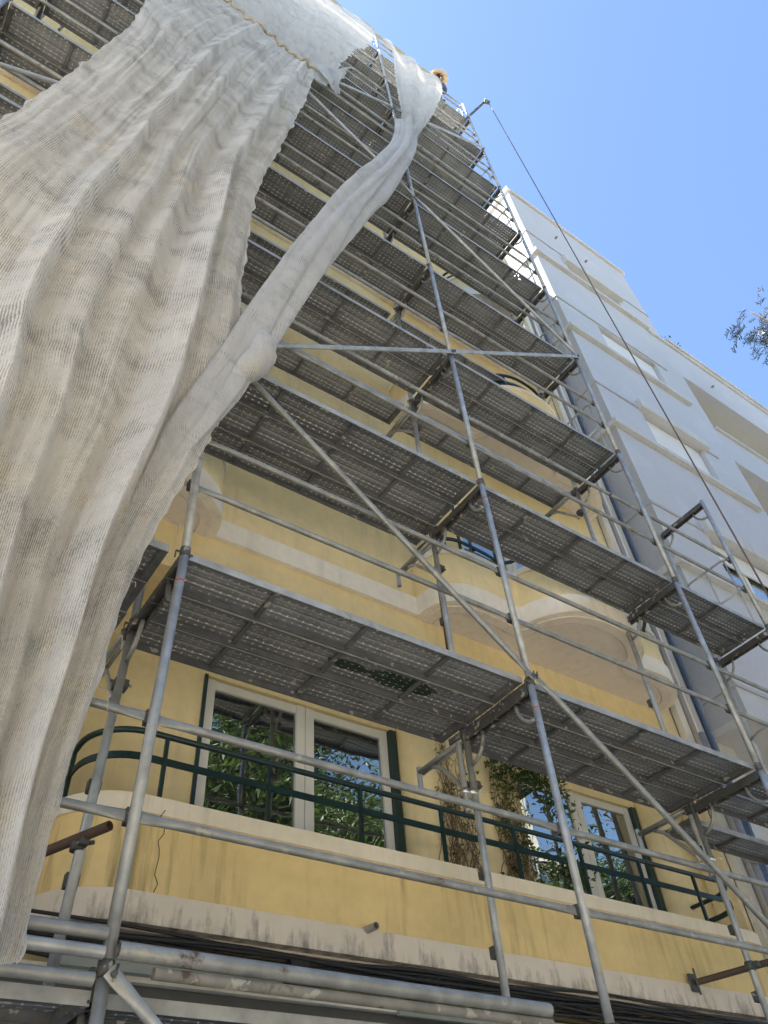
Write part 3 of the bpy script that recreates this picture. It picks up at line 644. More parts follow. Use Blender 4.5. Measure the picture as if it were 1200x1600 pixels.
# frames
def make_frame():
    root = empty('scaffold_frame', (0, 0, 0), 'x', 'scaffold frame', 'upright steel frames of the scaffold')
    for y in (0, W):
        p = MB(); p.path([(0, y, .0), (0, y, 1.99)], .0242, 14); p.path([(0, y, -.1), (0, y, .0)], .0205, 12)
        po = p.build('post', GALV, root)
        c = MB(); c.path([(0, y, -.035), (0, y, .02)], .029, 14); c.path([(-.05, y, -.01), (.045, y, -.012)], .006, 6); c.path([(-.05, y, -.012), (-.052, y, -.06)], .0045, 6)
        c.build('joint_pin', CAST, po)
        for z in (.55, 1.0): c = MB(); c.box(-.03, .03, y+.012, y+.05, z-.035, z-.02); c.box(-.031, -.022, y+.012, y+.05, z-.0199, z+.03); c.box(.022, .031, y+.012, y+.05, z-.0199, z+.03); c.build('rail_hook', CAST, po)
        if y == 0:
            r_ = MB(); r_.path([(0, y, 1.782), (0, y, 1.792)], .0246, 14); r_.build('red_mark', ORED, po)
    t = MB()
    for dx in (-.022, .022): t.box(dx-.003, dx+.003, .022, W-.022, 1.90, 1.965)
    t.box(-.022, .022, .022, W-.022, 1.93, 1.936); t.box(-.034, -.025, .022, W-.022, 1.895, 1.903); t.box(.025, .034, .022, W-.022, 1.895, 1.903)
    t.build('transom', CAST, root)
    for sg, y0 in ((1, 0), (-1, W)):
        g_ = MB(); pts = [(0, y0+sg*(.024+.15*math.sin(a)), 1.72+.18*(1-math.cos(a))) for a in [i*math.pi/2/6 for i in range(7)]]; g_.path(pts, .014, 8); g_.build('corner_brace', GALV2, root)
    for y in (.12, .35, .56):
        g_ = MB(); g_.path([(-.045, y, 1.885), (.045, y+.01, 1.915)], .005, 5); g_.build('toggle', CAST, root)
    return root
fproto = make_frame(); fused = False
frames = {0: range(-2, 9), 1: range(-2, 9), 2: range(-2, 9), 3: range(-2, 9), 4: range(-1, 9), 5: range(-1, 3)}
def dxn(i, k): return DX.get((i, k), 0.)
for i, ks in frames.items():
    for k in ks:
        z0, z1 = 2*k, 2*k+2
        if k == -2: continue
        x0, x1 = BX[i]+dxn(i, k), BX[i]+dxn(i, k+1)
        o = fproto if not fused else copy_tree(fproto); fused = True
        zz = z0; o.location = (x0, 0, zz); o.rotation_euler = (0, math.atan2(x1-x0, 2), 0)
        if k == -1: o.location = (x0, 0, -2.)
        lev = ['ground', 'first', 'second', 'third', 'fourth', 'fifth', 'sixth', 'seventh', 'eighth', 'ninth', 'tenth'][k+1]
        o['label'] = f'galvanised two post scaffold frame, {lev} lift, at the {POSTN[i]}'
# base plates
for i in range(6):
    bp_ = empty('base_jack', (BX[i], 0, GZ+.12), f'steel base jacks under the {POSTN[i]} on the pavement', 'base jack', 'base jacks on the pavement')
    for y in (0, W):
        m_ = MB(); m_.box(-.07, .07, y-.07, y+.07, 0, .008); m_.path([(0, y, .008), (0, y, .41-.1)], .019, 10); m_.build('jack', CAST, bp_)
# top guard posts above the last deck
for i in range(5):
    o = empty('guard_post', (BX[i], 0, 18), f'short top guard rail post on the {POSTN[i]}', 'scaffold post', 'guard posts on the top deck')
    m_ = MB(); m_.path([(0, 0, 0), (0, 0, 1.08)], .0242, 12); m_.build('post', GALV, o); m_ = MB(); m_.path([(0, W, 0), (0, W, 1.08)], .0242, 12); m_.build('inner_post', GALV, o)
# guard rails with flattened ends
def make_rail(ln):
    m_ = MB(); h = ln/2
    pts = [(-h+.02, 0, 0), (-h+.05, 0, 0), (-h+.13, 0, 0), (-h+.2, 0, 0), (h-.2, 0, 0), (h-.13, 0, 0), (h-.05, 0, 0), (h-.02, 0, 0)]
    # flattened in Y at the ends
    n = 12; vs = []
    for i, p in enumerate(pts):
        fy, fz = [(.25, 1.25), (.25, 1.25), (.7, 1.1), (1, 1), (1, 1), (.7, 1.1), (.25, 1.25), (.25, 1.25)][i]
        for j in range(n): a = 2*math.pi*j/n; vs.append((p[0], math.cos(a)*.0195*fy, math.sin(a)*.0195*fz))
    k = len(pts); m_.add(vs, [(i*n+j, i*n+(j+1) % n, (i+1)*n+(j+1) % n, (i+1)*n+j) for i in range(k-1) for j in range(n)], True)
    m_.add(vs[:n], [tuple(range(n))]); m_.add(vs[-n:], [tuple(range(n))])
    m_.box(-h+.045, -h+.06, .004, .02, -.012, .012); m_.box(h-.06, h-.045, .004, .02, -.012, .012)
    return m_.build('guard_rail', GALV2)
RP = {2.5: make_rail(2.5), 1.51: make_rail(1.51)}; ru = {2.5: 0, 1.51: 0}
def rail(b, z, label, y=.028, xo=0.):
    ln = 2.5 if b < 4 else 1.51
    if ru[ln]: o = RP[ln].copy(); C.objects.link(o)
    else: o = RP[ln]
    ru[ln] = 1; k = int(z//2); fr = (z-2*k)/2
    xa = BX[b]+dxn(b, k)*(1-fr)+dxn(b, k+1)*fr; xb = BX[b+1]+dxn(b+1, k)*(1-fr)+dxn(b+1, k+1)*fr
    o.location = ((xa+xb)/2+xo, y, z); o.rotation_euler = (rnd.uniform(-.5, .5)*0, rnd.uniform(-.002, .002), rnd.uniform(-.001, .001))
    tag(o, label, 'guard rail', 'horizontal guard rails of the scaffold')
for b, ks in {0: range(0, 10), 1: range(0, 10), 2: range(0, 10), 3: range(0, 10), 4: (0, 1, 2)}.items():
    for k in ks:
        for dz, nm in ((.55, 'knee height'), (1.0, 'waist height')):
            rail(b, 2*k+dz, f'{nm} galvanised guard rail above the {ORD[k]} deck, {BAYN[b]}')
# end guards (ladder like side frames)
def make_end():
    r = empty('end_guard', (0, 0, 0), 'x', 'end guard', 'side guard frames at deck ends')
    m_ = MB()
    m_.path([(0, .04, .55), (0, W+.0, .55)], .0135, 8); m_.build('side_bar', GALV, r); m_ = MB(); m_.path([(0, .04, 1.0), (0, .12, 1.04), (0, W-.12, 1.04), (0, W, 1.0)], .0135, 8); m_.build('side_bar', GALV, r)
    m_ = MB(); m_.path([(0, W*.5, .55), (0, W*.5, 1.04)], .01, 8); m_.build('upright', GALV, r); m_ = MB(); m_.path([(0, .09, .05), (0, .09, 1.04)], .01, 8); m_.build('upright', GALV, r); return r
ep = make_end(); eu = False
for i, ks in ((4, range(3, 10)), (5, (1, 2)), (4, ())):
    for k in ks:
        o = ep if not eu else copy_tree(ep); eu = True; o.location = (BX[i]-.03, 0, 2*k); o['label'] = f'thin tubular side guard across the deck end at the {POSTN[i]}, {ORD[k]} deck'
# a loose U frame stored at the end bay
# brackets carrying the wall side planks
def make_bracket():
    r = empty('console_bracket', (0, 0, 0), 'x', 'bracket', 'console brackets on the wall side')
    m_ = MB(); m_.path([(-.035, .0, .0), (-.035, .52, .0)], .017, 10); m_.path([(.0, .0, -.005), (.0, .52, -.005)], .014, 10); m_.build('arm', GALV2, r)
    m_ = MB(); m_.path([(-.02, .38, -.02), (-.02, .28, -.08), (-.02, .05, -.36), (-.02, .03, -.42)], .016, 10); m_.build('strut', GALV, r)
    m_ = MB(); m_.pipe((-.02, .54, .05), (-.02, .54, -.14), .02); m_.build('spigot', GALV, r)
    for z in (-.34, 0.): m_ = MB(); m_.box(-.035, .04, -.035, .03, z-.025, z+.025); m_.path([(-.06, -.02, z), (.06, -.02, z)], .008, 6); m_.build('clamp', CAST, r)
    return r
bp2 = make_bracket(); bu = False
for i in (1, 2, 3, 4):
    for k in range(1, 10):
        if i == 4 and k in (2,): continue
        o = bp2 if not bu else copy_tree(bp2); bu = True
        o.location = (BX[i]+(.045 if i != 4 else -.04), W+.03, 2*k-.065); o['label'] = f'wall side console bracket on the {POSTN[i]} at the {ORD[k]} deck'
# diagonal braces
def brace(p, q, label, mat=GALV, r=.0212):
    p, q = Vector(p), Vector(q); d = (q-p).normalized(); m_ = MB(); Ln = (q-p).length; side = d.cross(Vector((0, 1, 0))).normalized(); yv = Vector((0, 1, 0)); n = 12; vs = []
    st_ = [0, .05, .13, .2, Ln-.2, Ln-.13, Ln-.05, Ln]; fl = [(.22, 1.35), (.22, 1.35), (.7, 1.1), (1, 1), (1, 1), (.7, 1.1), (.22, 1.35), (.22, 1.35)]
    for s_, (fy, fs) in zip(st_, fl):
        for j in range(n): a = 2*math.pi*j/n; vs.append(d*s_+yv*math.cos(a)*r*fy+side*math.sin(a)*r*fs)
    k = len(st_); m_.add(vs, [(i*n+j, i*n+(j+1) % n, (i+1)*n+(j+1) % n, (i+1)*n+j) for i in range(k-1) for j in range(n)], True); m_.add(vs[:n], [tuple(range(n))]); m_.add(vs[-n:], [tuple(range(n))])
    o = empty('diagonal_brace', p, label, 'scaffold brace', 'diagonal braces on the street face'); m_.build('tube', mat, o)
    for e in (d*.02, d*(Ln-.02)): c = MB(); c.path([e+Vector((0, -.02, 0)), e+Vector((0, .03, 0))], .011, 8); c.path([e+Vector((0, -.012, -.025)), e+Vector((.01, -.016, .03))], .005, 5); c.build('end_bolt', CAST, o)
    return o
YB = -.042
N = lambda i, k, dz=0: (BX[i]+dxn(i, k), YB, 2*k+dz)
brace(N(4, 0), N(3, 1, .03), 'weathered diagonal brace falling right from the red marked middle post joint', GALV2)
brace(N(3, 1, .0), N(2, 2), 'diagonal brace rising left from the red marked middle post joint to the netting', GALV2)
brace(N(2, 2), N(3, 3), 'nearly level looking pale brace left of the middle post')
brace(N(3, 3), N(4, 4), 'nearly level looking pale brace right of the middle post')
brace(N(4, 4), N(3, 5), 'brace rising left from the right post to the middle post, upper half')
brace(N(3, 5), N(2, 6), 'brace rising left from the middle post under the twisted net')
brace(N(2, 6), N(3, 7), 'high brace rising right to the middle post below the torn net edge')
brace(N(3, 7), N(4, 8), 'high brace right of the middle post behind the twisted net')
brace(N(2, 0, -.02), N(3, -1), 'bright brace with flattened end running down from the lower left post')
brace(N(1, 3, .1), N(2, 4), 'brace crossing the left bay behind the netting edge'); brace(N(1, 5), N(0, 6), 'brace in the upper far left corner bay')
# loose tubes along the lowest deck
def loose(p, q, r, mat, label, hollow=True):
    m_ = MB(); (m_.pipe if hollow else m_.tube)(p, q, r); o = m_.build('loose_tube', mat); return tag(o, label, 'tube', 'loose tubes lying along the lowest deck edge')
loose((.02, -.04, .045), (2.06, -.05, .03), .03, GALV2, 'thick paint splashed tube lying along the lowest deck edge, topmost of two')
loose((.16, -.035, -.012), (2.07, -.04, -.02), .021, PAINTED, 'ochre paint stained tube lying just under the thick tube')
loose((-2.4, -.05, .10), (-.03, -.045, .09), .022, GALV2, 'uppermost tube with flattened end at lower left')
loose((-2.4, -.06, .035), (-.03, -.045, .03), .022, GALV, 'middle tube with flattened end at lower left')
loose((-2.4, -.06, -.045), (-.05, -.045, -.055), .022, GALV2, 'lowest tube with flattened end at lower left')
# rusty ties into the wall
def tie(p, q, label, clamp, wallend=None):
    o = empty('wall_tie', p, label, 'wall tie', 'rusty wall ties'); p, q = Vector(p), Vector(q); m_ = MB(); m_.pipe((0, 0, 0), q-p, .0235); m_.build('tube', RUST, o)
    c = Vector(clamp)-p; m_ = MB(); m_.path([c+Vector((0, 0, -.03)), c+Vector((0, 0, .03))], .034, 12); d = (q-p).normalized(); e = (q-p)*(.5); u = c
    m_.path([u+Vector((.03, -.03, 0)), u+Vector((.055, -.055, 0))], .01, 6); m_.box(u.x-.01, u.x+.03, u.y-.07, u.y-.02, u.z-.02, u.z+.02)
    m_.build('coupler', CAST, o)
    if wallend:
        w_ = Vector(wallend)-p; m_ = MB(); m_.box(w_.x-.05, w_.x+.03, w_.y-.02, w_.y, w_.z-.06, w_.z+.06); m_.path([w_+Vector((-.02, -.05, -.09)), w_+Vector((-.02, -.05, .09))], .008, 6); m_.build('wall_hook', CAST, o)
tie((.075, .52, .73), (-.22, 1.1, .70), 'dark open ended rusty tie tube clamped to the inner left post', (.0, .7, .70))
tie((5.22, .60, .78), (4.95, 1.16, .75), 'rusty tie tube hooked to the balcony band at lower right', (5.0, .7, .74), (4.95, 1.19, .75))
tie((5.3, .72, 4.02), (5.75, 1.0, 4.0), 'short rusty tie with couplers between second balcony and scaffold end', (5.02, .7, 3.98)) if False else None
rv = MB(); rv.path([(2.70, .93, 2.9), (2.72, .93, 4.35)], .022, 10); tag(rv.build('rusty_pole', RUST), 'vertical rusty pole standing beside inner middle post above lowest bay deck', 'pole')
o = empty('wall_tie', (6.1, 1.2, 4.6), 'rusty coupler and short tie tube at the dark joint strip', 'wall tie', 'rusty wall ties')
m_ = MB(); m_.path([(.0, .1, -.2), (-.35, -.35, -.1)], .022, 10); m_.build('tube', CAST, o)
m_ = MB(); m_.box(-.05, .05, .05, .13, -.26, -.14); m_.path([(-.33, -.36, -.17), (-.33, -.36, -.03)], .03, 10); m_.path([(-.1, .1, -.2), (.1, .1, -.2)], .01, 6); m_.build('coupler', RUST, o)
# drainpipe-like loose standards beside the back posts (doubled posts with clamps)
for i, lab in ((3, 'pair of short tubes clamped beside the inner middle post under the lowest bay deck'), (4, 'pair of short tubes clamped beside the inner right post')):
    o = empty('clamped_tube', (BX[i], W, 1.9), lab, 'tube', 'short clamped tubes'); m_ = MB(); m_.pipe((-.055, .01, -.02), (-.055, .01, -.52), .02); m_.build('tube', GALV, o)
    m_ = MB(); m_.path([(0, 0, -.40), (0, 0, -.36)], .032, 12); m_.path([(-.055, .01, -.40), (-.055, .01, -.36)], .028, 12); m_.path([(.02, -.05, -.38), (.07, -.05, -.38)], .006, 6); m_.build('clamp', ALU, o)
# pulley pole with hoist rope
o = empty('rope_hoist', (5.0, 0, 18.0), 'dark pole with pulley sticking out from the top of the right post', 'hoist')
pl = Vector((5.25, -.44, 18.55))-Vector((5, 0, 18)); m_ = MB(); m_.path([(-.42, .45, -.75), pl], .028, 10); m_.build('arm', CAST, o)
m_ = MB(); m_.path([pl+Vector((.0, -.03, -.09)), pl+Vector((.02, .03, -.09))], .07, 16); m_.path([pl+Vector((0, 0, .12)), pl+Vector((0, 0, -.1))], .014, 8); m_.build('pulley', CAST, o)
top = Vector((5.30, -.45, 18.42)); bot = Vector((5.76, -.45, 3.79)); bot2 = bot+(bot-top)*.43
m_ = MB(); m_.path([top, top.lerp(bot2, .5), bot2], .0095, 6); tag(m_.build('hoist_rope', ROPE), 'dark rope hanging taut from the pulley pole past the white facade', 'rope')
for (a, b, lab) in (((7.6, 1.1, 3.4), (8.6, 1.4, -1.), 'thin dark wire against cream wall at lower right edge, left one'), ((7.9, 1.1, 3.4), (9.0, 1.4, -1.), 'thin dark wire against cream wall at lower right edge, right one')):
    m_ = MB(); m_.path([a, b], .006, 5); tag(m_.build('wire', CABLE), lab, 'wire')
# ------------------------------------------------------------------ vines on the pier
def vine(cx, wd, z0, z1, n, leaves, label, seed):
    rr = random.Random(seed); o = empty('climbing_vine', (cx, YR-.24, z0), label, 'vine'); s = MB(); lf = MB()
    for i in range(n):
        x = rr.uniform(-wd, wd)*.8; y = -.005-rr.random()*.03; p = []; hgt = (z1-z0)*rr.uniform(.55, 1); ph = rr.uniform(0, 6); amp = rr.uniform(.02, .07)
        k = 26
        for q in range(k): t = q/k; p.append(Vector((x+amp*math.sin(ph+t*rr.uniform(7, 9)*1.)+.05*noise.noise(Vector((x*9, t*7, seed)))+rr.gauss(0, .006), y-.02*math.sin(t*9+ph), hgt*t)))
        s.path(p, [.0045*(1-.5*q/k) for q in range(k)], 4, cap=False)
        for q in range(4, k):
            if rr.random() < leaves*(.25+1.6*(q/k)**2):
                for _ in range(3): leaf(lf, p[q]+Vector((rr.gauss(0, .03), rr.gauss(-.02, .02), rr.gauss(0, .03))), .055, rr)
        if rr.random() < .6:
            q = rr.randrange(5, k-2); e = p[q]; s.path([e, e+Vector((rr.gauss(0, .06), -.03, .04)), e+Vector((rr.gauss(0, .12), -.05, rr.uniform(-.05, .1)))], [.003, .0025, .0015], 4, cap=False)
    return o, s, lf
o, s, lf = vine(3.36, .22, 1.25, 2.9, 38, .05, 'mostly bare tangled vine on the yellow pier right of the left window', 3); s.build('stems', TWIG, o); lf.build('leaves', LEAF2, o)
o, s, lf = vine(4.0, .22, 1.25, 2.9, 38, .22, 'leafier climbing vine beside the right hand window', 8)
for i in range(800):
    t = rnd.random(); x = .12+.50*t+rnd.gauss(0, .05); z = 1.40-.8*t*rnd.random()+rnd.gauss(0, .08); leaf(lf, Vector((x, -.06-rnd.random()*.16, z)), .06, rnd)
for i in range(260): leaf(lf, Vector((rnd.uniform(-.25, .2), -.04-rnd.random()*.08, 1.35+rnd.gauss(0, .13))), .06, rnd)
for i in range(260): leaf(lf, Vector((.5+rnd.gauss(0, .12), -.06-rnd.random()*.1, .45+rnd.gauss(0, .08))), .06, rnd)
s.build('stems', TWIG, o); lf.build('leaves', LEAF2, o)
# ------------------------------------------------------------------ debris netting
def interp(tab, t):
    n = len(tab)-1; a = t*n; i = min(int(a), n-1); f = a-i
    P0, P1, P2, P3 = (Vector(tab[max(i-1, 0)]), Vector(tab[i]), Vector(tab[i+1]), Vector(tab[min(i+2, n)]))
    return .5*((2*P1)+(P2-P0)*f+(2*P0-5*P1+4*P2-P3)*f*f+(3*P1-P0-3*P2+P3)*f**3)
def sheet(left, right, nu, nv, fold, name, mat, label=None, yoff=-.0, edge=.0, seed=0):
    m_ = MB(); vs = []; uv = []; vlen = 0; prev = None
    for j in range(nv+1):
        t = j/nv; a = interp(left, t); b = interp(right, t); mid = (a+b)/2
        if prev is not None: vlen += (mid-prev).length
        prev = mid
        wtot = (b-a).length
        for i in range(nu+1):
            s = i/nu; p = a.lerp(b, s); y, dx = fold(s, t)
            if i in (0, nu) and edge: dx += edge*noise.noise(Vector((t*60, s*9, seed)))
            p = p+Vector((dx, y, 0)); vs.append(p); uv.append((s*nu_len(left, right), vlen))
    m_.add(vs, [(j*(nu+1)+i, j*(nu+1)+i+1, (j+1)*(nu+1)+i+1, (j+1)*(nu+1)+i) for j in range(nv) for i in range(nu)], True); m_.uv = uv
    o = m_.build(name, mat); return o
def nu_len(l, r): return max((Vector(a)-Vector(b)).length for a, b in zip(l, r))
exec_nets = True
Y0 = -.15
mainL = [(-.95, Y0, 12.4), (-1.30, Y0, 11.2), (-1.50, Y0, 9.9), (-1.52, Y0, 8.76), (-1.62, Y0, 7.2), (-1.70, Y0, 6.4), (-1.80, Y0, 5.3), (-1.95, Y0, 4.3), (-1.95, Y0, 3.2), (-1.75, Y0, 2.2), (-1.5, Y0, 1.3), (-1.25, Y0, .5), (-1.0, Y0, -.10)]
mainR = [(.77, Y0, 11.93), (.62, Y0, 10.4), (.45, Y0, 9.06), (.28, Y0, 7.8), (.12, Y0, 6.65), (.09, Y0, 5.7), (.08, Y0, 4.82), (.10, Y0, 3.9), (.07, Y0, 3.1), (-.03, Y0, 2.5), (-.23, Y0, 1.65), (-.32, Y0, .7), (-.35, Y0, -.10)]
def fold_main(s, t):
    # pleats: broad on the left, deep and narrow at the right, twisting slightly as they fall
    w_ = s+.02*math.sin(t*3.1)+.010*noise.noise(Vector((s*3, t*2, 1)))
    amp = .035+.02*t; y = -amp*(math.sin(w_*13+1.0)*.5+.5)*(1-.3*s)
    ph = (w_-.36)*7.2+.35*math.sin(t*2.5); k_ = math.floor(ph); f = ph-k_; c_ = [.70, .82, .62, .78, .7][int(k_) % 5]
    saw = (f/c_) if f < c_ else (1-f)/(1-c_); saw = saw*saw*(3-2*saw)
    if ph > 0: y -= (.11+.08*t)*(.7+.5*math.sin(k_*2.3+1))*saw*min(1, ph*1.2)*(.45+.55*min(1, t*5))
    y -= .02*noise.noise(Vector((s*9, t*5, 7)))+.04*noise.noise(Vector((s*2.5, t*3, 3)))+.008*noise.noise(Vector((s*30, t*30, 9)))
    y -= .008*abs(noise.noise(Vector((s*5+t*9, t*13-s*9, 5))))+.05*abs(noise.noise(Vector((s*15, t*4.5, 15))))+.03*abs(noise.noise(Vector((s*34+t*3, t*7, 25))))
    y -= .10*math.sin(min(1, t*1.1)*math.pi)*math.sin(s*math.pi)
    return y, .02*noise.noise(Vector((t*14, s*2, 2)))
net = empty('debris_net', (-.6, -.2, 6), 'huge beige woven debris net hanging in folds down the left of the scaffold', 'netting')
def attach(o, parent): o.parent = parent; o.location = -parent.location; return o
attach(sheet(mainL, mainR, 200, 420, fold_main, 'lower_sheet', NET, edge=.035, seed=1), net)
topL = [(-3.2, -.1, 19.05), (-3.1, -.12, 16.5), (-2.2, -.13, 14.2), (-1.05, -.13, 12.1)]
topR = [(2.45, -.1, 19.05), (2.10, -.14, 17.0), (1.62, -.14, 15.3), (1.0, -.13, 11.95)]
def fold_top(s, t): return -.03*math.sin(s*22+3*t)*(1-.4*t)-.04*noise.noise(Vector((s*4, t*4, 4)))-.012*noise.noise(Vector((s*22, t*22, 4))), .05*noise.noise(Vector((t*8, s*3, 2)))
attach(sheet(topL, topR, 110, 120, fold_top, 'top_sheet', NET2, edge=.10, seed=2), net)
# roped seam between the two sheets
sm = MB(); 
pts = []
for i in range(70):
    s = i/69; p = interp(mainL, 0).lerp(interp(mainR, 0), s); y, dx = fold_main(s, 0)
    pts.append(p+Vector((dx, y-.03+.02*math.sin(i*.9), .09*noise.noise(Vector((i*.35, 2, 0))))))
sm.path(pts, [.024+.016*noise.noise(Vector((i*.7, 0, 0))) for i in range(70)], 7); attach(sm.build('seam_cord', CORD), net)
# torn tail hanging from the seam corner
tl = sheet([(.80, -.16, 12.5), (.98, -.18, 12.1), (1.12, -.17, 11.7)], [(1.55, -.16, 14.0), (1.30, -.18, 12.9), (1.17, -.17, 11.75)], 14, 24, lambda s, t: (-.03*math.sin(s*9), .02*math.sin(t*14+s)), 'torn_tail', NET2, edge=.06, seed=3); attach(tl, net)
th_r = random.Random(4)
for i in range(26):
    tb = mainL if i % 2 else mainR; t = th_r.uniform(.05, .95); p = interp(tb, t); sg = -1 if i % 2 else 1; ln_ = th_r.uniform(.05, .22)*(1-.5*t)
    q1 = p+Vector((sg*ln_*.6, -.02, -ln_*.4)); m_ = MB(); m_.path([p+Vector((-sg*.03, 0, 0)), q1, q1+Vector((sg*ln_*.1, 0, -ln_*.8))], .0028, 4); attach(m_.build('loose_thread', CORD), net)
# top roll along the rail
rl = MB(); pts = [(x, -.06+.01*math.sin(x*5), 19.0+.03*math.sin(x*3)) for x in [-3.2+i*.15 for i in range(51)]]; rl.path(pts, [.05+.02*math.sin(i*1.1) for i in range(51)], 8); attach(rl.build('rolled_edge', CORD), net)
# twisted strip pulled by the worker
strip = empty('debris_net', (2.4, -.2, 11), 'twisted strip of pale netting pulled up to the worker on the top deck', 'netting')
sL = [(2.60, -.1, 18.95), (2.75, -.12, 17.9), (2.55, -.15, 15.3), (2.42, -.18, 13.0), (2.28, -.2, 11.9)]
sR = [(4.22, -.14, 18.75), (4.05, -.16, 17.6), (3.50, -.18, 15.3), (2.95, -.2, 13.3), (2.62, -.22, 12.1)]
attach(sheet(sL, sR, 60, 90, lambda s, t: (-.05*math.sin(s*16+t*2)*(1-s*.2)-.03*noise.noise(Vector((s*6, t*6, 8))), 0.), 'pulled_sheet', NET2, edge=.05, seed=5), strip)
cen = [(2.52, -.2, 12.6), (2.28, -.22, 11.2), (1.85, -.24, 9.7), (1.45, -.26, 8.45), (1.10, -.26, 7.35), (.78, -.28, 6.2), (.50, -.28, 5.15), (.30, -.27, 4.35), (.16, -.26, 3.75), (.02, -.26, 3.2), (-.12, -.26, 2.72), (-.24, -.22, 2.25), (-.34, -.17, 1.75)]
wid = [.21, .185, .21, .235, .225, .205, .18, .16, .145, .14, .12, .07, .02]
m_ = MB(); nv, nu = 260, 96; vs = []; uv = []
for j in range(nv+1):
    t = j/nv; c = interp(cen, t); c2 = interp(cen, min(1, t+.01)); c1 = interp(cen, max(0, t-.01)); d = (c2-c1).normalized(); side = d.cross(Vector((0, 1, 0))).normalized()
    a_ = t*12; i_ = min(int(a_), 11); wv = wid[i_]*(1-(a_-i_))+wid[i_+1]*(a_-i_); tw = 2.2*t
    for i in range(nu+1):
        q = 2*math.pi*i/nu; rr_ = 1+.13*math.sin(3*q+tw*2)+.11*noise.noise(Vector((math.cos(q)*2, math.sin(q)*2, t*11)))
        for kk, (ph_, am, pw) in enumerate(((4.0, .30, 9), (4.9, .24, 12), (3.3, .22, 10), (5.6, .2, 12), (1.2, .3, 8), (2.3, .2, 9))):
            rr_ -= 1.5*am*(.6+.4*math.sin(t*7+kk*2))*max(0, math.cos((q-ph_-.9*t-.25*math.sin(t*9+kk))/1.))**(pw*4)
        rr_ += .03*noise.noise(Vector((q*3, t*60, 2)))
        vs.append(c+side*math.cos(q)*wv*rr_+Vector((0, 1, 0))*math.sin(q)*wv*.55*rr_); uv.append((i/nu*wv*6, t*11))
m_.add(vs, [(j*(nu+1)+i, j*(nu+1)+i+1, (j+1)*(nu+1)+i+1, (j+1)*(nu+1)+i) for j in range(nv) for i in range(nu)], True); m_.uv = uv
attach(m_.build('twisted_bundle', NET2), strip)
# small knot at the lower end
kn = MB(); 
kl = [(.22, -.27, 4.1), (.25, -.31, 3.85), (.24, -.33, 3.65), (.19, -.31, 3.5), (.12, -.28, 3.38), (.06, -.24, 3.25)]
kn.path([interp(kl, q/30) for q in range(31)], [.03+.07*math.sin(q/30*math.pi)+.03*noise.noise(Vector((q*.45, 0, 0))) for q in range(31)], 12); kn.uv = [(v[0]*1., v[2]) for v in kn.v]; attach(kn.build('knot', NET2), strip)
# ------------------------------------------------------------------ worker on the top deck
def skin_body(name, verts, edges, radii, mat, loc, root=0, sub=1, parent=None):
    me = bpy.data.meshes.new(name); me.from_pydata(verts, edges, []); o = bpy.data.objects.new(name, me); C.objects.link(o)
    bpy.context.view_layer.objects.active = o; md = o.modifiers.new('s', 'SKIN'); md.use_smooth_shade = True
    for i, v in enumerate(me.skin_vertices[0].data): v.radius = (radii[i], radii[i]) if not isinstance(radii[i], tuple) else radii[i]; v.use_root = (i == root)
    sd = o.modifiers.new('d', 'SUBSURF'); sd.levels = sub; sd.render_levels = sub; me.materials.append(mat)
    dg = bpy.context.evaluated_depsgraph_get(); m2 = bpy.data.meshes.new_from_object(o.evaluated_get(dg)); o.modifiers.clear(); o.data = m2; o.data.name = name
    for p in m2.polygons: p.use_smooth = True
    o.location = loc
    if parent: o.parent = parent
    return o
px, py, pz = 4.42, .30, 18.03
pe = empty('person', (px, py, pz), 'worker in wide straw hat and blue shirt leaning over the top guard rail', 'person')
V_ = [(0, 0, .92), (-.02, -.04, 1.12), (-.05, -.12, 1.32), (-.08, -.2, 1.42), (-.10, -.26, 1.47), (-.11, -.31, 1.55), (-.115, -.35, 1.62),      # pelvis..crown
      (.12, .0, .88), (.14, -.05, .48), (.14, .02, .07), (.14, -.12, .03), (-.12, .02, .88), (-.14, -.03, .48), (-.15, .05, .07), (-.15, -.09, .03),
      (.12, -.18, 1.38), (.08, -.30, 1.14), (-.14, -.40, 1.02), (-.19, -.43, .99), (-.26, -.20, 1.38), (-.36, -.28, 1.17), (-.40, -.42, 1.00), (-.41, -.45, .96)]
E_ = [(0, 1), (1, 2), (2, 3), (3, 4), (4, 5), (5, 6), (0, 7), (7, 8), (8, 9), (9, 10), (0, 11), (11, 12), (12, 13), (13, 14), (3, 15), (15, 16), (16, 17), (17, 18), (3, 19), (19, 20), (20, 21), (21, 22)]
Rr = [(.15, .11), (.14, .10), (.16, .11), (.13, .09), .055, .085, .075, (.09, .09), .065, .045, .035, (.09, .09), .065, .045, .035, .06, .04, .028, .03, .06, .04, .028, .03]
skin_body('body', V_, E_, Rr, SKIN, (0, 0, 0), parent=pe)
skin_body('shirt', V_[:4]+[V_[15], V_[16], V_[19], V_[20], V_[17], V_[21]], [(0, 1), (1, 2), (2, 3), (3, 4), (4, 5), (3, 6), (6, 7), (5, 8), (7, 9)], [(.165, .125), (.155, .115), (.175, .125), (.145, .105), .078, .06, .078, .06, .042, .042], SHIRT, (0, 0, 0), parent=pe)
skin_body('trousers', [V_[0], V_[7], V_[8], V_[9], V_[11], V_[12], V_[13]], [(0, 1), (1, 2), (2, 3), (0, 4), (4, 5), (5, 6)], [(.16, .12), .1, .078, .06, .1, .078, .06], TROU, (0, 0, 0), parent=pe)
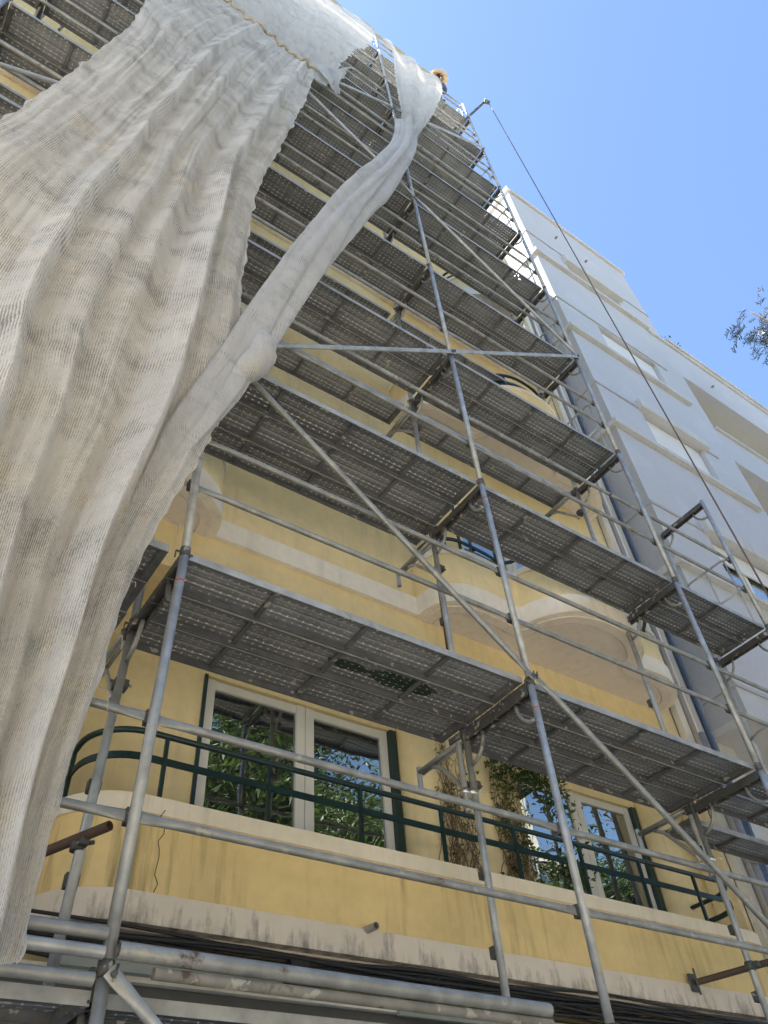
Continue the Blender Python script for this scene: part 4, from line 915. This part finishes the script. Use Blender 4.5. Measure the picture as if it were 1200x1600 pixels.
for hx, hy, hz in ((-.19, -.43, .99), (-.41, -.45, .96)):
    for f in range(4):
        bx_ = hx-.03+.018*f; skin_body('finger', [(bx_, hy-.01, hz), (bx_, hy-.05, hz-.01), (bx_, hy-.06, hz-.04), (bx_, hy-.04, hz-.055)], [(0, 1), (1, 2), (2, 3)], [.01, .009, .008, .007], SKIN, (0, 0, 0), parent=pe)
    skin_body('thumb', [(hx+.035, hy, hz), (hx+.05, hy-.03, hz-.02), (hx+.035, hy-.05, hz-.045)], [(0, 1), (1, 2)], [.011, .01, .008], SKIN, (0, 0, 0), parent=pe)
hc = Vector((-.115, -.345, 1.60)); hd = Vector((0, -.35, 1)).normalized()
def lathe(mb, c, ax, prof, n=28):
    ax = ax.normalized(); a = ax.cross(Vector((1, 0, 0))).normalized(); b = ax.cross(a); vs = []
    for r_, h_ in prof:
        for j in range(n): q = 2*math.pi*j/n; vs.append(c+ax*h_+(a*math.cos(q)+b*math.sin(q))*r_)
    mb.add(vs, [(i*n+j, i*n+(j+1) % n, (i+1)*n+(j+1) % n, (i+1)*n+j) for i in range(len(prof)-1) for j in range(n)], True)
m_ = MB(); lathe(m_, hc, hd, [(.25, -.035), (.235, -.01), (.16, .01), (.105, .02), (.10, .07), (.08, .115), (.03, .13), (.001, .13)]); lathe(m_, hc, hd, [(.25, -.035), (.16, .003), (.102, .012), (.096, .06), (.07, .105), (.001, .12)]); m_.build('straw_hat', STRAW, pe)
m_ = MB(); lathe(m_, hc, hd, [(.1, -.06), (.101, .02), (.09, .06)]); m_.v = [v for v in m_.v]; m_.build('hair', HAIR, pe)
m_ = MB(); f0 = hc+Vector((0, -.085, -.075)); m_.path([f0+Vector((0, .0, .03)), f0+Vector((0, -.025, -.01)), f0+Vector((0, 0, -.02))], [.008, .014, .01], 8); m_.build('nose', SKIN, pe)
for sx in (-.032, .032):
    m_ = MB(); m_.path([f0+Vector((sx-.02, .0, .02)), f0+Vector((sx+.02, .0, .02))], .014, 8); m_.build('eye', HAIR, pe)
m_ = MB(); m_.path([f0+Vector((-.022, .004, -.045)), f0+Vector((.022, .004, -.045))], .006, 6); m_.build('mouth', simple('lips', (.3, .12, .1)), pe)
